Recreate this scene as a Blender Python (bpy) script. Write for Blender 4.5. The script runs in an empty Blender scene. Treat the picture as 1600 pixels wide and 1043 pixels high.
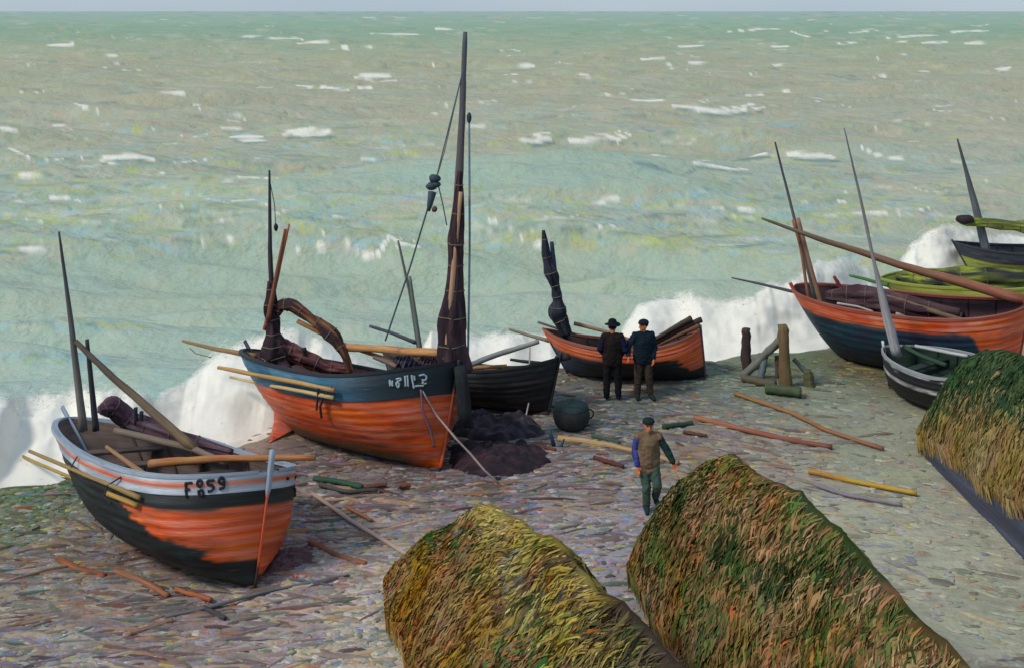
import bpy, bmesh, math, random
import numpy as np
from mathutils import Vector

# ------------------------------------------------------------------ camera, sky, sun, exposure
SC = bpy.context.scene
COL = SC.collection
FPX, CAMH, HORY = 1800.0, 9.0, 16.0          # focal length in photo pixels, eye height, horizon row
cam_d = bpy.data.cameras.new('camera'); cam = bpy.data.objects.new('camera', cam_d); COL.objects.link(cam)
cam.location = (0, 0, CAMH); cam.rotation_euler = (math.radians(90), 0, 0)
cam_d.sensor_width = 36.0; cam_d.lens = 36.0*FPX/1600.0
cam_d.shift_y = -(521.5-HORY)/1600.0
cam_d.clip_start = 0.1; cam_d.clip_end = 30000
SC.camera = cam
SUN_EL, SUN_AZ = 44.0, 238.0                 # azimuth clockwise from +Y (north): behind the viewer, a little left
world = bpy.data.worlds.new('World'); SC.world = world; world.use_nodes = True
nt = world.node_tree
bg = nt.nodes['Background']
sky = nt.nodes.new('ShaderNodeTexSky'); sky.sky_type = 'NISHITA'; sky.sun_disc = False
sky.sun_elevation = math.radians(SUN_EL); sky.sun_rotation = math.radians(SUN_AZ)
sky.air_density = 1.0; sky.dust_density = 0.6; sky.ozone_density = 1.0
cn = nt.nodes.new('ShaderNodeTexNoise'); cn.inputs['Scale'].default_value = 3.0; cn.inputs['Detail'].default_value = 5
cr_ = nt.nodes.new('ShaderNodeMix'); cr_.data_type = 'RGBA'; cr_.inputs['A'].default_value = (2.3, 3.4, 4.7, 1); cr_.inputs['B'].default_value = (4.1, 4.9, 5.6, 1)
nt.links.new(cn.outputs[0], cr_.inputs['Factor'])
cm = nt.nodes.new('ShaderNodeMix'); cm.data_type = 'RGBA'; cm.inputs['Factor'].default_value = 0.80
nt.links.new(sky.outputs[0], cm.inputs['A']); nt.links.new(cr_.outputs['Result'], cm.inputs['B']); nt.links.new(cm.outputs['Result'], bg.inputs[0])
bg.inputs[1].default_value = 0.092
sd = bpy.data.lights.new('sun', 'SUN'); sd.energy = 1.6; sd.angle = math.radians(12); sd.color = (1.0, 0.93, 0.82)
so = bpy.data.objects.new('sun', sd); COL.objects.link(so)
az, el = math.radians(SUN_AZ), math.radians(SUN_EL)
sdir = Vector((math.sin(az)*math.cos(el), math.cos(az)*math.cos(el), math.sin(el)))
so.rotation_euler = sdir.to_track_quat('Z', 'Y').to_euler(); so.location = sdir*60
SC.view_settings.view_transform = 'Standard'; SC.view_settings.look = 'None'
SC.view_settings.exposure = 0.47; SC.view_settings.gamma = 1.0

rng = np.random.default_rng(7)
random.seed(7)

# ------------------------------------------------------------------ helpers
def at(px, py, Y):
    """world point seen at photo pixel (px,py) at distance Y"""
    return np.array([(px-800)/FPX*Y, Y, CAMH-(py-HORY)/FPX*Y])
def ground(px, py, z=0.0):
    Y = (CAMH-z)*FPX/(py-HORY); return at(px, py, Y)
def lin(c):
    c = np.asarray(c, float)/255.0
    return np.where(c <= 0.04045, c/12.92, ((c+0.055)/1.055)**2.4)
def _hash(ix, iy, iz, seed):
    n = (ix*374761393 + iy*668265263 + iz*2147483647 + seed*1274126177) & 0xffffffff
    n = ((n ^ (n >> 13))*1274126177) & 0xffffffff
    n = ((n ^ (n >> 16))*2246822519) & 0xffffffff
    return ((n ^ (n >> 15)) & 0xffffff)/float(0xffffff)
def sst_(x, a, b):
    t_ = np.clip((x-a)/(b-a), 0, 1); return t_*t_*(3-2*t_)
def vnoise(P, seed=0):
    P = np.asarray(P, float); i = np.floor(P).astype(np.int64); f = P-i; f = f*f*(3-2*f)
    r = 0
    for dx in (0, 1):
        for dy in (0, 1):
            for dz in (0, 1):
                w = (f[..., 0] if dx else 1-f[..., 0])*(f[..., 1] if dy else 1-f[..., 1])*(f[..., 2] if dz else 1-f[..., 2])
                r = r + w*_hash(i[..., 0]+dx, i[..., 1]+dy, i[..., 2]+dz, seed)
    return r
def fbm(P, seed=0, oct=3):
    P = np.asarray(P, float); a = 0; s = 0; w = 1.0
    for k in range(oct):
        a = a+w*vnoise(P*2**k, seed+k*17); s += w; w *= .5
    return a/s
def p3(x, y, z=0.0):
    x = np.asarray(x, float); return np.stack([x, np.asarray(y, float)+0*x, z+0*x], -1)

class M:
    """collects vertices, faces, point colours (sRGB 0-255) and flow coordinates for ONE mesh object"""
    def __init__(s): s.v = []; s.f = []; s.q = []; s.c = []; s.w = []; s.n = 0
    def add(s, v, f, c=(128, 128, 128), w=None):
        v = np.asarray(v, float); k = len(v)
        c = np.broadcast_to(np.asarray(c, float), (k, 3))
        w = v.copy() if w is None else np.asarray(w, float)
        s.v.append(v); s.c.append(c); s.w.append(w)
        if isinstance(f, np.ndarray): s.q.append(f+s.n)
        else: s.f += [tuple(int(i)+s.n for i in q) for q in f]
        s.n += k
    def grid(s, P, c=(128, 128, 128), w=None, flip=False, wrap=False):
        a, b = P.shape[:2]; i = np.arange(a-1)[:, None]; j = np.arange(b if wrap else b-1)[None]; j2 = (j+1) % b
        f = np.stack([i*b+j, (i+1)*b+j, (i+1)*b+j2, i*b+j2], -1).reshape(-1, 4)
        if flip: f = f[:, ::-1].copy()
        if not np.isscalar(c) and np.ndim(c) == 3: c = np.asarray(c).reshape(-1, 3)
        if w is not None: w = np.asarray(w).reshape(-1, 3)
        s.add(P.reshape(-1, 3), f, c, w)
    def tube(s, pts, r, c=(128, 128, 128), n=8, cap=True, squash=None, jit=0.0, seed=0):
        pts = np.asarray(pts, float); k = len(pts); r = np.broadcast_to(np.asarray(r, float), (k,))
        T = np.gradient(pts, axis=0); T /= np.linalg.norm(T, axis=1)[:, None]+1e-9
        ref = np.array([0, 0, 1.0]) if abs(T[:, 2]).mean() < .85 else np.array([0, 1.0, 0])
        A = np.cross(T, ref); A /= np.linalg.norm(A, axis=1)[:, None]+1e-9; B = np.cross(A, T)
        th = np.linspace(0, 2*math.pi, n, endpoint=False)
        rr = r[:, None]*np.ones(n)
        if jit:
            q = np.stack([np.cos(th)[None]*2+0*rr, np.sin(th)[None]*2+0*rr, (np.arange(k)*.9)[:, None]+0*rr], -1)
            rr = rr*(1+jit*2*(vnoise(q+seed*3.1, seed)-.5))
        sx, sy = (1, 1) if squash is None else squash
        P = pts[:, None]+rr[..., None]*(A[:, None]*np.cos(th)[None, :, None]*sx+B[:, None]*np.sin(th)[None, :, None]*sy)
        L = np.concatenate([[0], np.cumsum(np.linalg.norm(np.diff(pts, axis=0), axis=1))])
        w = np.stack([L[:, None]+0*rr, th[None]/6.3*.6+0*rr, seed+0*rr], -1)
        if np.ndim(c) == 2: c = np.repeat(np.asarray(c)[:, None], n, 1)
        b0 = s.n
        s.grid(P, c, w, wrap=True)
        if cap:
            s.f.append(tuple(b0+i for i in range(n))); s.f.append(tuple(b0+(k-1)*n+i for i in range(n))[::-1])
    def box(s, p0, p1, wx, wz, c=(128, 128, 128), up=(0, 0, 1), bend=0, seed=0):
        """a sawn board from p0 to p1, width wx, thickness wz"""
        p0 = np.asarray(p0, float); p1 = np.asarray(p1, float); T = p1-p0; L = np.linalg.norm(T); T /= L
        A = np.cross(T, up); A /= np.linalg.norm(A); B = np.cross(A, T)
        k = 7; t = np.linspace(0, 1, k)
        cen = p0+np.outer(t, p1-p0)+np.outer(bend*np.sin(t*math.pi), B)
        e = .12; prof = np.array([(-1, -1+e), (-1+e*.5, -1), (1-e*.5, -1), (1, -1+e), (1, 1-e), (1-e*.5, 1), (-1+e*.5, 1), (-1, 1-e)])
        P = cen[:, None]+prof[None, :, 0, None]*A*wx/2+prof[None, :, 1, None]*B*wz/2
        P = P+(vnoise(P*9+seed, seed)[..., None]-.5)*wz*.25
        w = np.stack([(t*L)[:, None]+0*P[..., 0], prof[None, :, 0]*wx/2+0*P[..., 0], seed+0*P[..., 0]], -1)
        b0 = s.n; s.grid(P, c, w, wrap=True)
        s.f.append(tuple(b0+i for i in range(8))); s.f.append(tuple(b0+(k-1)*8+i for i in range(8))[::-1])
    def blob(s, cen, r, c=(128, 128, 128), nu=12, nv=8, jit=.25, seed=0):
        cen = np.asarray(cen, float); r = np.broadcast_to(np.asarray(r, float), (3,))
        ph = np.linspace(0, math.pi, nv)[:, None]; th = np.linspace(0, 2*math.pi, nu, endpoint=False)[None]
        D = np.stack([np.sin(ph)*np.cos(th), np.sin(ph)*np.sin(th), np.cos(ph)+0*th], -1)
        k = 1+jit*2*(fbm(D*1.7+seed*7.3+20, seed)-.5)
        s.grid(cen+D*r*k[..., None], c, wrap=True)
    def build(s, name, mat, parent=None, smooth=True, rest=None):
        me = bpy.data.meshes.new(name)
        V = np.concatenate(s.v); off = np.zeros(3)
        if parent is not None:
            off = np.array(root_loc(parent))
        elif rest is not None: off = np.asarray(rest, float)
        Q = np.concatenate(s.q) if s.q else np.zeros((0, 4), int)
        cnt_ = np.array([4]*len(Q)+[len(q) for q in s.f], np.int32)
        lp = np.concatenate([Q.ravel(), np.array([i for q in s.f for i in q], int)]).astype(np.int32)
        me.vertices.add(len(V)); me.vertices.foreach_set('co', (V-off).ravel().astype(np.float32))
        me.loops.add(len(lp)); me.loops.foreach_set('vertex_index', lp)
        me.polygons.add(len(cnt_)); me.polygons.foreach_set('loop_start', np.concatenate([[0], np.cumsum(cnt_)[:-1]]).astype(np.int32))
        me.update(calc_edges=True)
        a = me.attributes.new('Col', 'FLOAT_COLOR', 'POINT')
        c4 = np.ones((len(V), 4)); c4[:, :3] = lin(np.clip(np.concatenate(s.c), 0, 255)); a.data.foreach_set('color', c4.ravel().astype(np.float32))
        a = me.attributes.new('flow', 'FLOAT_VECTOR', 'POINT'); a.data.foreach_set('vector', np.concatenate(s.w).ravel().astype(np.float32))
        me.polygons.foreach_set('use_smooth', [smooth]*len(me.polygons))
        me.materials.append(mat); me.validate(); me.update()
        o = bpy.data.objects.new(name, me); COL.objects.link(o)
        if parent is not None:
            o.parent = parent
        else: o.location = off
        return o
def root_loc(o):
    l = Vector((0, 0, 0))
    while o is not None: l = l+o.location; o = o.parent
    return l
def tag(o, label, cat, group=None):
    o['label'] = label; o['category'] = cat
    if group: o['group'] = group
    return o
def thing(name, loc, label, cat, group=None):
    o = bpy.data.objects.new(name, None); COL.objects.link(o); o.location = loc; o.empty_display_size = .3
    return tag(o, label, cat, group)

# ------------------------------------------------------------------ materials (all read the paint colour "Col" and the run of the grain "flow")
def material(name, rough=.7, streak=(1.5, 22, 22), amt=.28, hue=.04, fine=(6, 90, 90), bump=.25, bdist=.01, coord='flow', spec=.3, metal=0):
    m = bpy.data.materials.new(name); m.use_nodes = True; t = m.node_tree; N = t.nodes; L = t.links
    b = N['Principled BSDF']; b.inputs['Roughness'].default_value = rough; b.inputs['Specular IOR Level'].default_value = spec
    at_ = N.new('ShaderNodeAttribute'); at_.attribute_name = 'Col'
    if coord == 'flow':
        fl = N.new('ShaderNodeAttribute'); fl.attribute_name = 'flow'; src = fl.outputs['Vector']
    else:
        fl = N.new('ShaderNodeTexCoord'); src = fl.outputs['Object']
    def noise(scale, detail):
        mp = N.new('ShaderNodeMapping'); mp.inputs['Scale'].default_value = scale; L.new(src, mp.inputs[0])
        n = N.new('ShaderNodeTexNoise'); n.inputs['Scale'].default_value = 1; n.inputs['Detail'].default_value = detail; n.inputs['Roughness'].default_value = .6
        L.new(mp.outputs[0], n.inputs['Vector']); return n
    n1 = noise(streak, 4); n2 = noise(fine, 3)
    hs = N.new('ShaderNodeHueSaturation'); L.new(at_.outputs['Color'], hs.inputs['Color'])
    def rng_(o, a, c):
        r = N.new('ShaderNodeMapRange'); r.inputs['From Min'].default_value = .28; r.inputs['From Max'].default_value = .72
        r.inputs['To Min'].default_value = a; r.inputs['To Max'].default_value = c; L.new(o, r.inputs[0]); return r.outputs[0]
    L.new(rng_(n1.outputs[0], 1-amt, 1+amt), hs.inputs['Value'])
    sp = N.new('ShaderNodeSeparateColor'); L.new(n1.outputs['Color'], sp.inputs[0])
    L.new(rng_(sp.outputs[1], .5-hue, .5+hue), hs.inputs['Hue'])
    L.new(rng_(sp.outputs[2], .8, 1.15), hs.inputs['Saturation'])
    hv = N.new('ShaderNodeHueSaturation'); L.new(hs.outputs[0], hv.inputs['Color']); L.new(rng_(n2.outputs[0], 1-amt*.6, 1+amt*.6), hv.inputs['Value'])
    L.new(hv.outputs[0], b.inputs['Base Color'])
    bm_ = N.new('ShaderNodeBump'); bm_.inputs['Strength'].default_value = bump; bm_.inputs['Distance'].default_value = bdist
    ad = N.new('ShaderNodeMath'); ad.operation = 'ADD'; L.new(n1.outputs[0], ad.inputs[0]); L.new(n2.outputs[0], ad.inputs[1])
    L.new(ad.outputs[0], bm_.inputs['Height']); L.new(bm_.outputs[0], b.inputs['Normal'])
    return m
def wear(m, col, lo, hi, scale=(1.6, 10, 3), k=.8):
    """chipped and rubbed paint showing tarred wood, running with the planks"""
    t = m.node_tree; N = t.nodes; L = t.links; b = N['Principled BSDF']; src = b.inputs['Base Color'].links[0].from_socket
    fl = N.new('ShaderNodeAttribute'); fl.attribute_name = 'flow'; mp = N.new('ShaderNodeMapping'); mp.inputs['Scale'].default_value = scale; L.new(fl.outputs['Vector'], mp.inputs[0])
    n = N.new('ShaderNodeTexNoise'); n.inputs['Scale'].default_value = 1; n.inputs['Detail'].default_value = 7; n.inputs['Roughness'].default_value = .68; L.new(mp.outputs[0], n.inputs['Vector'])
    r = N.new('ShaderNodeMapRange'); r.inputs['From Min'].default_value = lo; r.inputs['From Max'].default_value = hi; r.inputs['To Max'].default_value = k; L.new(n.outputs[0], r.inputs[0])
    mx = N.new('ShaderNodeMix'); mx.data_type = 'RGBA'; L.new(r.outputs[0], mx.inputs['Factor']); L.new(src, mx.inputs['A']); mx.inputs['B'].default_value = (*lin(col), 1); L.new(mx.outputs['Result'], b.inputs['Base Color'])
MAT_PAINT = material('weathered boat paint', rough=.55, streak=(.9, 12, 3), amt=.24, hue=.010, fine=(5, 70, 5), bump=.6, bdist=.012, spec=.35)
wear(MAT_PAINT, (58, 46, 42), .57, .68, (1.5, 11, 3), .55); wear(MAT_PAINT, (216, 150, 108), .62, .70, (2.2, 16, 7), .2)
MAT_WOOD = material('weathered wood', rough=.75, streak=(1.6, 26, 3), amt=.34, hue=.03, fine=(7, 120, 5), bump=.5, bdist=.01)
MAT_CLOTH = material('tarred sailcloth', rough=.9, streak=(2.2, 9, 3), amt=.4, hue=.04, fine=(9, 40, 9), bump=.6, bdist=.03)
MAT_ROPE = material('rope', rough=.9, streak=(20, 4, 1), amt=.25, fine=(60, 20, 1), bump=.3, bdist=.005)
MAT_STRAW = material('thatch straw', rough=.9, streak=(1.2, 1.2, 1.2), amt=.22, hue=.03, fine=(9, 9, 9), bump=.3, bdist=.02, coord='obj', spec=.0)
MAT_STONE = material('shingle', rough=.85, streak=(3, 3, 3), amt=.25, hue=.03, fine=(18, 18, 18), bump=.4, bdist=.02, coord='obj', spec=.2)
MAT_CLOTHES = material('woollen clothes', rough=.95, streak=(7, 7, 4), amt=.25, hue=.02, fine=(40, 40, 40), bump=.3, bdist=.01, coord='obj', spec=.1)
MAT_SKIN = material('skin', rough=.6, streak=(9, 9, 9), amt=.12, hue=.01, fine=(60, 60, 60), bump=.1, bdist=.003, coord='obj')
MAT_IRON = material('old iron', rough=.6, streak=(6, 6, 6), amt=.3, hue=.03, fine=(30, 30, 30), bump=.4, bdist=.01, coord='obj')
MAT_FOAM = material('sea foam', rough=.95, streak=(.9, .9, 1.6), amt=.05, hue=.02, fine=(6, 6, 9), bump=.5, bdist=.12, coord='obj', spec=.1)
def spray_material():
    m = material('wind torn spray', rough=1, streak=(.9, .9, 1.6), amt=.04, hue=.01, fine=(6, 6, 9), bump=.12, bdist=.05, coord='obj', spec=0)
    t = m.node_tree; N = t.nodes; L = t.links; b = N['Principled BSDF']
    fl = N.new('ShaderNodeAttribute'); fl.attribute_name = 'flow'; sx = N.new('ShaderNodeSeparateXYZ'); L.new(fl.outputs['Vector'], sx.inputs[0])
    tc = N.new('ShaderNodeTexCoord'); n = N.new('ShaderNodeTexNoise'); n.inputs['Scale'].default_value = 2.6; n.inputs['Detail'].default_value = 8; n.inputs['Roughness'].default_value = .7; L.new(tc.outputs['Object'], n.inputs['Vector'])
    ad = N.new('ShaderNodeMath'); ad.operation = 'MULTIPLY_ADD'; L.new(n.outputs[0], ad.inputs[0]); ad.inputs[1].default_value = 2.3; L.new(sx.outputs[0], ad.inputs[2])
    r = N.new('ShaderNodeMapRange'); r.inputs['From Min'].default_value = 1.45; r.inputs['From Max'].default_value = 2.05; L.new(ad.outputs[0], r.inputs[0])
    L.new(r.outputs[0], b.inputs['Alpha'])
    return m
MAT_SPRAY = spray_material()
MAT_BEACH = material('wet shingle beach', rough=.8, streak=(.9, 1.4, 1), amt=.20, hue=.045, fine=(5, 8, 5), bump=.8, bdist=.06, coord='obj', spec=.2)

def sea_material():
    m = bpy.data.materials.new('grey green sea'); m.use_nodes = True; t = m.node_tree; N = t.nodes; L = t.links
    b = N['Principled BSDF']; b.inputs['Roughness'].default_value = .55; b.inputs['Specular IOR Level'].default_value = .25
    a = N.new('ShaderNodeAttribute'); a.attribute_name = 'Col'
    tc = N.new('ShaderNodeTexCoord')
    def noise(scale, detail=4, rough=.6):
        mp = N.new('ShaderNodeMapping'); mp.inputs['Scale'].default_value = scale; L.new(tc.outputs['Object'], mp.inputs[0])
        n = N.new('ShaderNodeTexNoise'); n.inputs['Scale'].default_value = 1; n.inputs['Detail'].default_value = detail; n.inputs['Roughness'].default_value = rough
        L.new(mp.outputs[0], n.inputs['Vector']); return n
    cur = a.outputs['Color']
    def layer(cur, scale, cols, f, seed):
        n = noise(scale, 3.5, .62)
        n.inputs['Distortion'].default_value = .6
        r = N.new('ShaderNodeValToRGB'); cr = r.color_ramp; cr.interpolation = 'LINEAR'
        while len(cr.elements) < len(cols): cr.elements.new(.5)
        for e, (p, c) in zip(cr.elements, cols): e.position = p; e.color = (*lin(c), 1)
        L.new(n.outputs[0], r.inputs[0])
        mx = N.new('ShaderNodeMix'); mx.data_type = 'RGBA'; mx.inputs['Factor'].default_value = f
        L.new(cur, mx.inputs['A']); L.new(r.outputs[0], mx.inputs['B']); return mx.outputs['Result']
    cur = layer(cur, (.085, .05, .1), [(.34, (150, 190, 190)), (.45, (164, 184, 168)), (.52, (166, 172, 130)), (.60, (184, 168, 148)), (.68, (150, 188, 176))], .09, 0)
    cur = layer(cur, (.30, .15, .3), [(.30, (108, 142, 134)), (.42, (150, 184, 184)), (.5, (160, 174, 128)), (.58, (186, 164, 142)), (.68, (146, 190, 178))], .09, 1)
    cur = layer(cur, (1.1, .50, 1.), [(.30, (98, 132, 120)), (.42, (150, 184, 184)), (.50, (164, 176, 116)), (.58, (200, 172, 150)), (.68, (208, 216, 208))], .08, 2)
    fa = N.new('ShaderNodeAttribute'); fa.attribute_name = 'flow'; fs = N.new('ShaderNodeSeparateXYZ'); L.new(fa.outputs['Vector'], fs.inputs[0])
    fm = N.new('ShaderNodeMix'); fm.data_type = 'RGBA'; L.new(fs.outputs[0], fm.inputs['Factor']); L.new(cur, fm.inputs['A']); fm.inputs['B'].default_value = (*lin((232, 228, 216)), 1); cur = fm.outputs['Result']
    L.new(cur, b.inputs['Base Color'])
    n1 = noise((1.2, 1.8, 1), 5, .6); n2 = noise((.35, .6, .5), 4, .55)
    ad = N.new('ShaderNodeMath'); ad.operation = 'MULTIPLY_ADD'; ad.inputs[1].default_value = .35; L.new(n1.outputs[0], ad.inputs[0]); L.new(n2.outputs[0], ad.inputs[2])
    bp = N.new('ShaderNodeBump'); bp.inputs['Strength'].default_value = .85; bp.inputs['Distance'].default_value = .6
    L.new(ad.outputs[0], bp.inputs['Height']); L.new(bp.outputs[0], b.inputs['Normal'])
    return m

# ------------------------------------------------------------------ the setting: beach, sea, surf
SEA_Z = -0.9
SHORE = np.array([(-400, 20.5), (0, 22.2), (100, 22.4), (300, 24.2), (400, 25.0), (470, 26.2), (560, 27.0), (740, 28.6), (870, 29.6), (1000, 30.0), (1110, 30.2), (1160, 30.6), (1290, 31.6), (1400, 36.5), (1600, 41.0), (2000, 43.5)], float)   # photo column, distance of the water's edge
SX = (SHORE[:, 0]-800)/FPX*SHORE[:, 1]; SY = SHORE[:, 1]
def shore_y(x): return np.interp(x, SX, SY)+.25*np.sin(np.asarray(x)*1.3)+.12*np.sin(np.asarray(x)*3.1+1)
def beach_z(x, y):
    d = y-shore_y(x)
    z = .10*(fbm(p3(np.asarray(x)*.6, np.asarray(y)*.6), 3)-.5)+.05*(fbm(p3(np.asarray(x)*2.2, np.asarray(y)*2.2), 9)-.5)
    return z-np.where(d > -.8, .30*(np.clip(d+.8, 0, 9))**1.15, 0)

ZONES = [  # px, py, radius in pixels, colour there: shingle, weed, wet sand, plus shadow painted in round the near boats
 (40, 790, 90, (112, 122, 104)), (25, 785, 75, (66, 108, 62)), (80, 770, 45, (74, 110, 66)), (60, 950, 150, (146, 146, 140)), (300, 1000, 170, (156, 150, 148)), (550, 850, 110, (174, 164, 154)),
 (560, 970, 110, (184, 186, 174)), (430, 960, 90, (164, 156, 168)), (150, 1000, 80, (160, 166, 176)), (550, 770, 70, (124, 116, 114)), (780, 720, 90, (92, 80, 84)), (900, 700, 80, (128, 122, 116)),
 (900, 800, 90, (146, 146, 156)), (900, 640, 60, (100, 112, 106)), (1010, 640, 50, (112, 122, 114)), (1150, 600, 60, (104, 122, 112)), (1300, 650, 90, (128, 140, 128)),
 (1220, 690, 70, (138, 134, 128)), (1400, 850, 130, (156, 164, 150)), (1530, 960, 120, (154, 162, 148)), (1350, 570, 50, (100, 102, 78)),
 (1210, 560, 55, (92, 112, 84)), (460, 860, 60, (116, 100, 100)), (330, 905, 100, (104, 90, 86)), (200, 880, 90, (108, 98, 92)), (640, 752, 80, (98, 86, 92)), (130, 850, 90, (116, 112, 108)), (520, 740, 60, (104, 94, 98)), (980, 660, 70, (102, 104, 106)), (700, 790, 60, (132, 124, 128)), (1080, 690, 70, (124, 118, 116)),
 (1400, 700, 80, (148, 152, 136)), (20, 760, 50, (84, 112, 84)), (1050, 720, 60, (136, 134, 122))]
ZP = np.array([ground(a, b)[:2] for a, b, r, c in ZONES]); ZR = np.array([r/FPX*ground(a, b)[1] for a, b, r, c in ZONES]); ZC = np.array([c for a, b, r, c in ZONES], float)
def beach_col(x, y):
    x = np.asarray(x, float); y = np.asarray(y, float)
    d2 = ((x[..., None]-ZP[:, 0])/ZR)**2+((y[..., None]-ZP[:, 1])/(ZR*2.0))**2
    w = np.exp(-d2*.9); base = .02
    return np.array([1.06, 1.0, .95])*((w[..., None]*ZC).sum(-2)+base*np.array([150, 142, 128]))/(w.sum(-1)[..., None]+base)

b = M()
gx = np.concatenate([[-9000, -900, -120], np.linspace(-28, 34, 420), [120, 900, 9000]])
gy = np.concatenate([[-60, -8, 2], np.linspace(6, 52, 330), [60, 120, 1200, 9000]])
X, Y = np.meshgrid(gx, gy)
Z = np.where((Y < 52.5), beach_z(np.clip(X, -28, 34), np.clip(Y, 6, 52)), -4.0)
Z = np.where(Y > 52.5, -4.0, np.maximum(Z, -4.0))
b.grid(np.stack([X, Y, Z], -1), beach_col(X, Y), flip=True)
o = b.build('beach', MAT_BEACH); o['kind'] = 'structure'

# waves
WV = []
for k in range(26):
    lam = 2.2*1.13**k*(.9+.2*rng.random()); ang = math.radians(-90+rng.normal(0, 15)); WV.append((lam, ang, rng.random()*6.28, (.026*lam**.70)))
def sea_h(x, y, dx=None):
    h = 0
    for lam, ang, ph, A in WV:
        k = 2*math.pi/lam
        fade = 1.0 if dx is None else np.clip((lam/np.maximum(dx, .01)-2.0)/3.0, 0, 1)
        q = .5+.5*np.sin(k*(x*math.cos(ang)+y*math.sin(ang))+ph+.8*np.sin(x*.11+ph))
        h = h+A*fade*(2*q**1.6-.9)
    return h*(.75+.5*vnoise(p3(np.asarray(x)*.05, np.asarray(y)*.05), 5))
rows = np.concatenate([np.geomspace(19, 900, 780), np.geomspace(930, 9000, 50)])
cols = np.linspace(-.66, .66, 760)
Yr, Xr = np.meshgrid(rows, cols, indexing='ij'); Xr = Xr*(Yr+4)
dY = np.gradient(rows)[:, None]+0*Yr
H = sea_h(Xr, Yr, dY*.7)*np.clip((1500-Yr)/900, 0, 1)*np.clip((Yr-shore_y(Xr)-1)/9, .04, 1)
bands = [(19, (150, 176, 160)), (26, (150, 182, 172)), (31, (164, 184, 172)), (38, (164, 184, 170)), (46, (164, 180, 162)), (58, (160, 180, 164)), (75, (166, 172, 150)), (105, (172, 168, 146)), (150, (168, 166, 140)),
         (230, (168, 166, 138)), (330, (152, 168, 138)), (520, (134, 166, 140)), (900, (142, 174, 150)), (2500, (150, 178, 166)), (9000, (156, 182, 176))]
bk = np.log([q[0] for q in bands]); bc = np.array([q[1] for q in bands], float)
lw = np.log(Yr)+.35*(fbm(p3(Xr*.02, Yr*.012), 31)-.5)
C = np.stack([np.interp(lw, bk, bc[:, i]) for i in range(3)], -1)
tan = np.clip((Xr/Yr-.12)/.3, 0, 1)*np.clip(1-np.abs(np.log(Yr/75))/1.0, 0, 1)
C = C*(1-.6*tan[..., None])+np.array([170, 160, 142])*.6*tan[..., None]
# streaks of green, sand-pink and blue water and the torn white crests, each lying at its own place on the water
PX = 800+FPX*Xr/Yr; PY = HORY+FPX*(CAMH-SEA_Z-H)/Yr
PYr = HORY+FPX*(CAMH-SEA_Z)/rows; PXc = PX[-1]
FO = np.zeros_like(Yr)
def streak(pl, w, strength, col=None, rag=.5, seed=0):
    global C
    pl = np.array(pl, float); m_ = 3*w+2
    ra = np.searchsorted(-PYr, -(pl[:, 1].max()+m_+14)); rb = np.searchsorted(-PYr, -(pl[:, 1].min()-m_-14))
    x0 = pl[:, 0].min()-m_; x1 = pl[:, 0].max()+m_
    xs_ = 800+FPX*cols*(rows[min(ra+1, len(rows)-1)]+4)/rows[min(ra+1, len(rows)-1)]
    ca = max(np.searchsorted(xs_, x0-30), 0); cb = min(np.searchsorted(xs_, x1+30), len(cols))
    if rb <= ra or cb <= ca: return
    X_ = PX[ra:rb, ca:cb]; Y_ = PY[ra:rb, ca:cb]
    d = np.full(X_.shape, 1e9); tt = np.zeros_like(d); n = len(pl)-1
    for i in range(n):
        p, q = pl[i], pl[i+1]; e = q-p; t_ = np.clip(((X_-p[0])*e[0]+(Y_-p[1])*e[1])/(e@e+1e-9), 0, 1)
        dd = np.hypot(X_-p[0]-t_*e[0], (Y_-p[1]-t_*e[1])*1.0); b_ = dd < d; d = np.where(b_, dd, d); tt = np.where(b_, (i+t_)/n, tt)
    nz = vnoise(np.stack([X_*(.16 if col is not None else .045)/max(w, 1)**.5, Y_*(.5 if col is not None else .10)/max(w, 1)**.5, 0*X_+seed*1.7], -1), 7)
    ww = w*(.25+.9*np.sin(np.clip(tt, .03, .97)*math.pi)**.7)*(1-rag+rag*2*nz)
    k_ = np.exp(-(d/(ww*.62+.25))**3.4)*strength*(.55+.9*vnoise(np.stack([X_*.03, Y_*1.3/max(w, 1)**.4, 0*X_+seed*2.3], -1), 9))
    k_ = np.clip(k_, 0, 1)
    if col is None: FO[ra:rb, ca:cb] = np.maximum(FO[ra:rb, ca:cb], k_)
    else: C[ra:rb, ca:cb] = C[ra:rb, ca:cb]*(1-k_[..., None])+np.array(col, float)*k_[..., None]
def arc(px, py, l, sag, n=5, tilt=0):
    u_ = np.linspace(0, 1, n); return np.stack([px+l*u_, py+sag*np.sin(u_*math.pi)+tilt*(u_-.5)], -1)
SP_FAR = [(156, 178, 134), (146, 170, 140), (170, 184, 152), (184, 174, 146), (138, 162, 140), (188, 190, 170)]
SP_MID = [(184, 170, 146), (178, 174, 150), (170, 172, 142), (192, 180, 160), (168, 172, 152), (156, 170, 152), (180, 184, 162), (188, 166, 142), (186, 184, 148), (176, 166, 150)]
SP_NEAR = [(168, 184, 174), (162, 176, 160), (170, 184, 190), (180, 184, 122), (166, 178, 132), (188, 184, 144), (160, 170, 152), (196, 174, 150), (150, 168, 146), (184, 196, 184), (178, 176, 158)]
SP_DARK = [(112, 136, 130), (104, 128, 128), (124, 140, 122), (128, 124, 116)]
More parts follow.
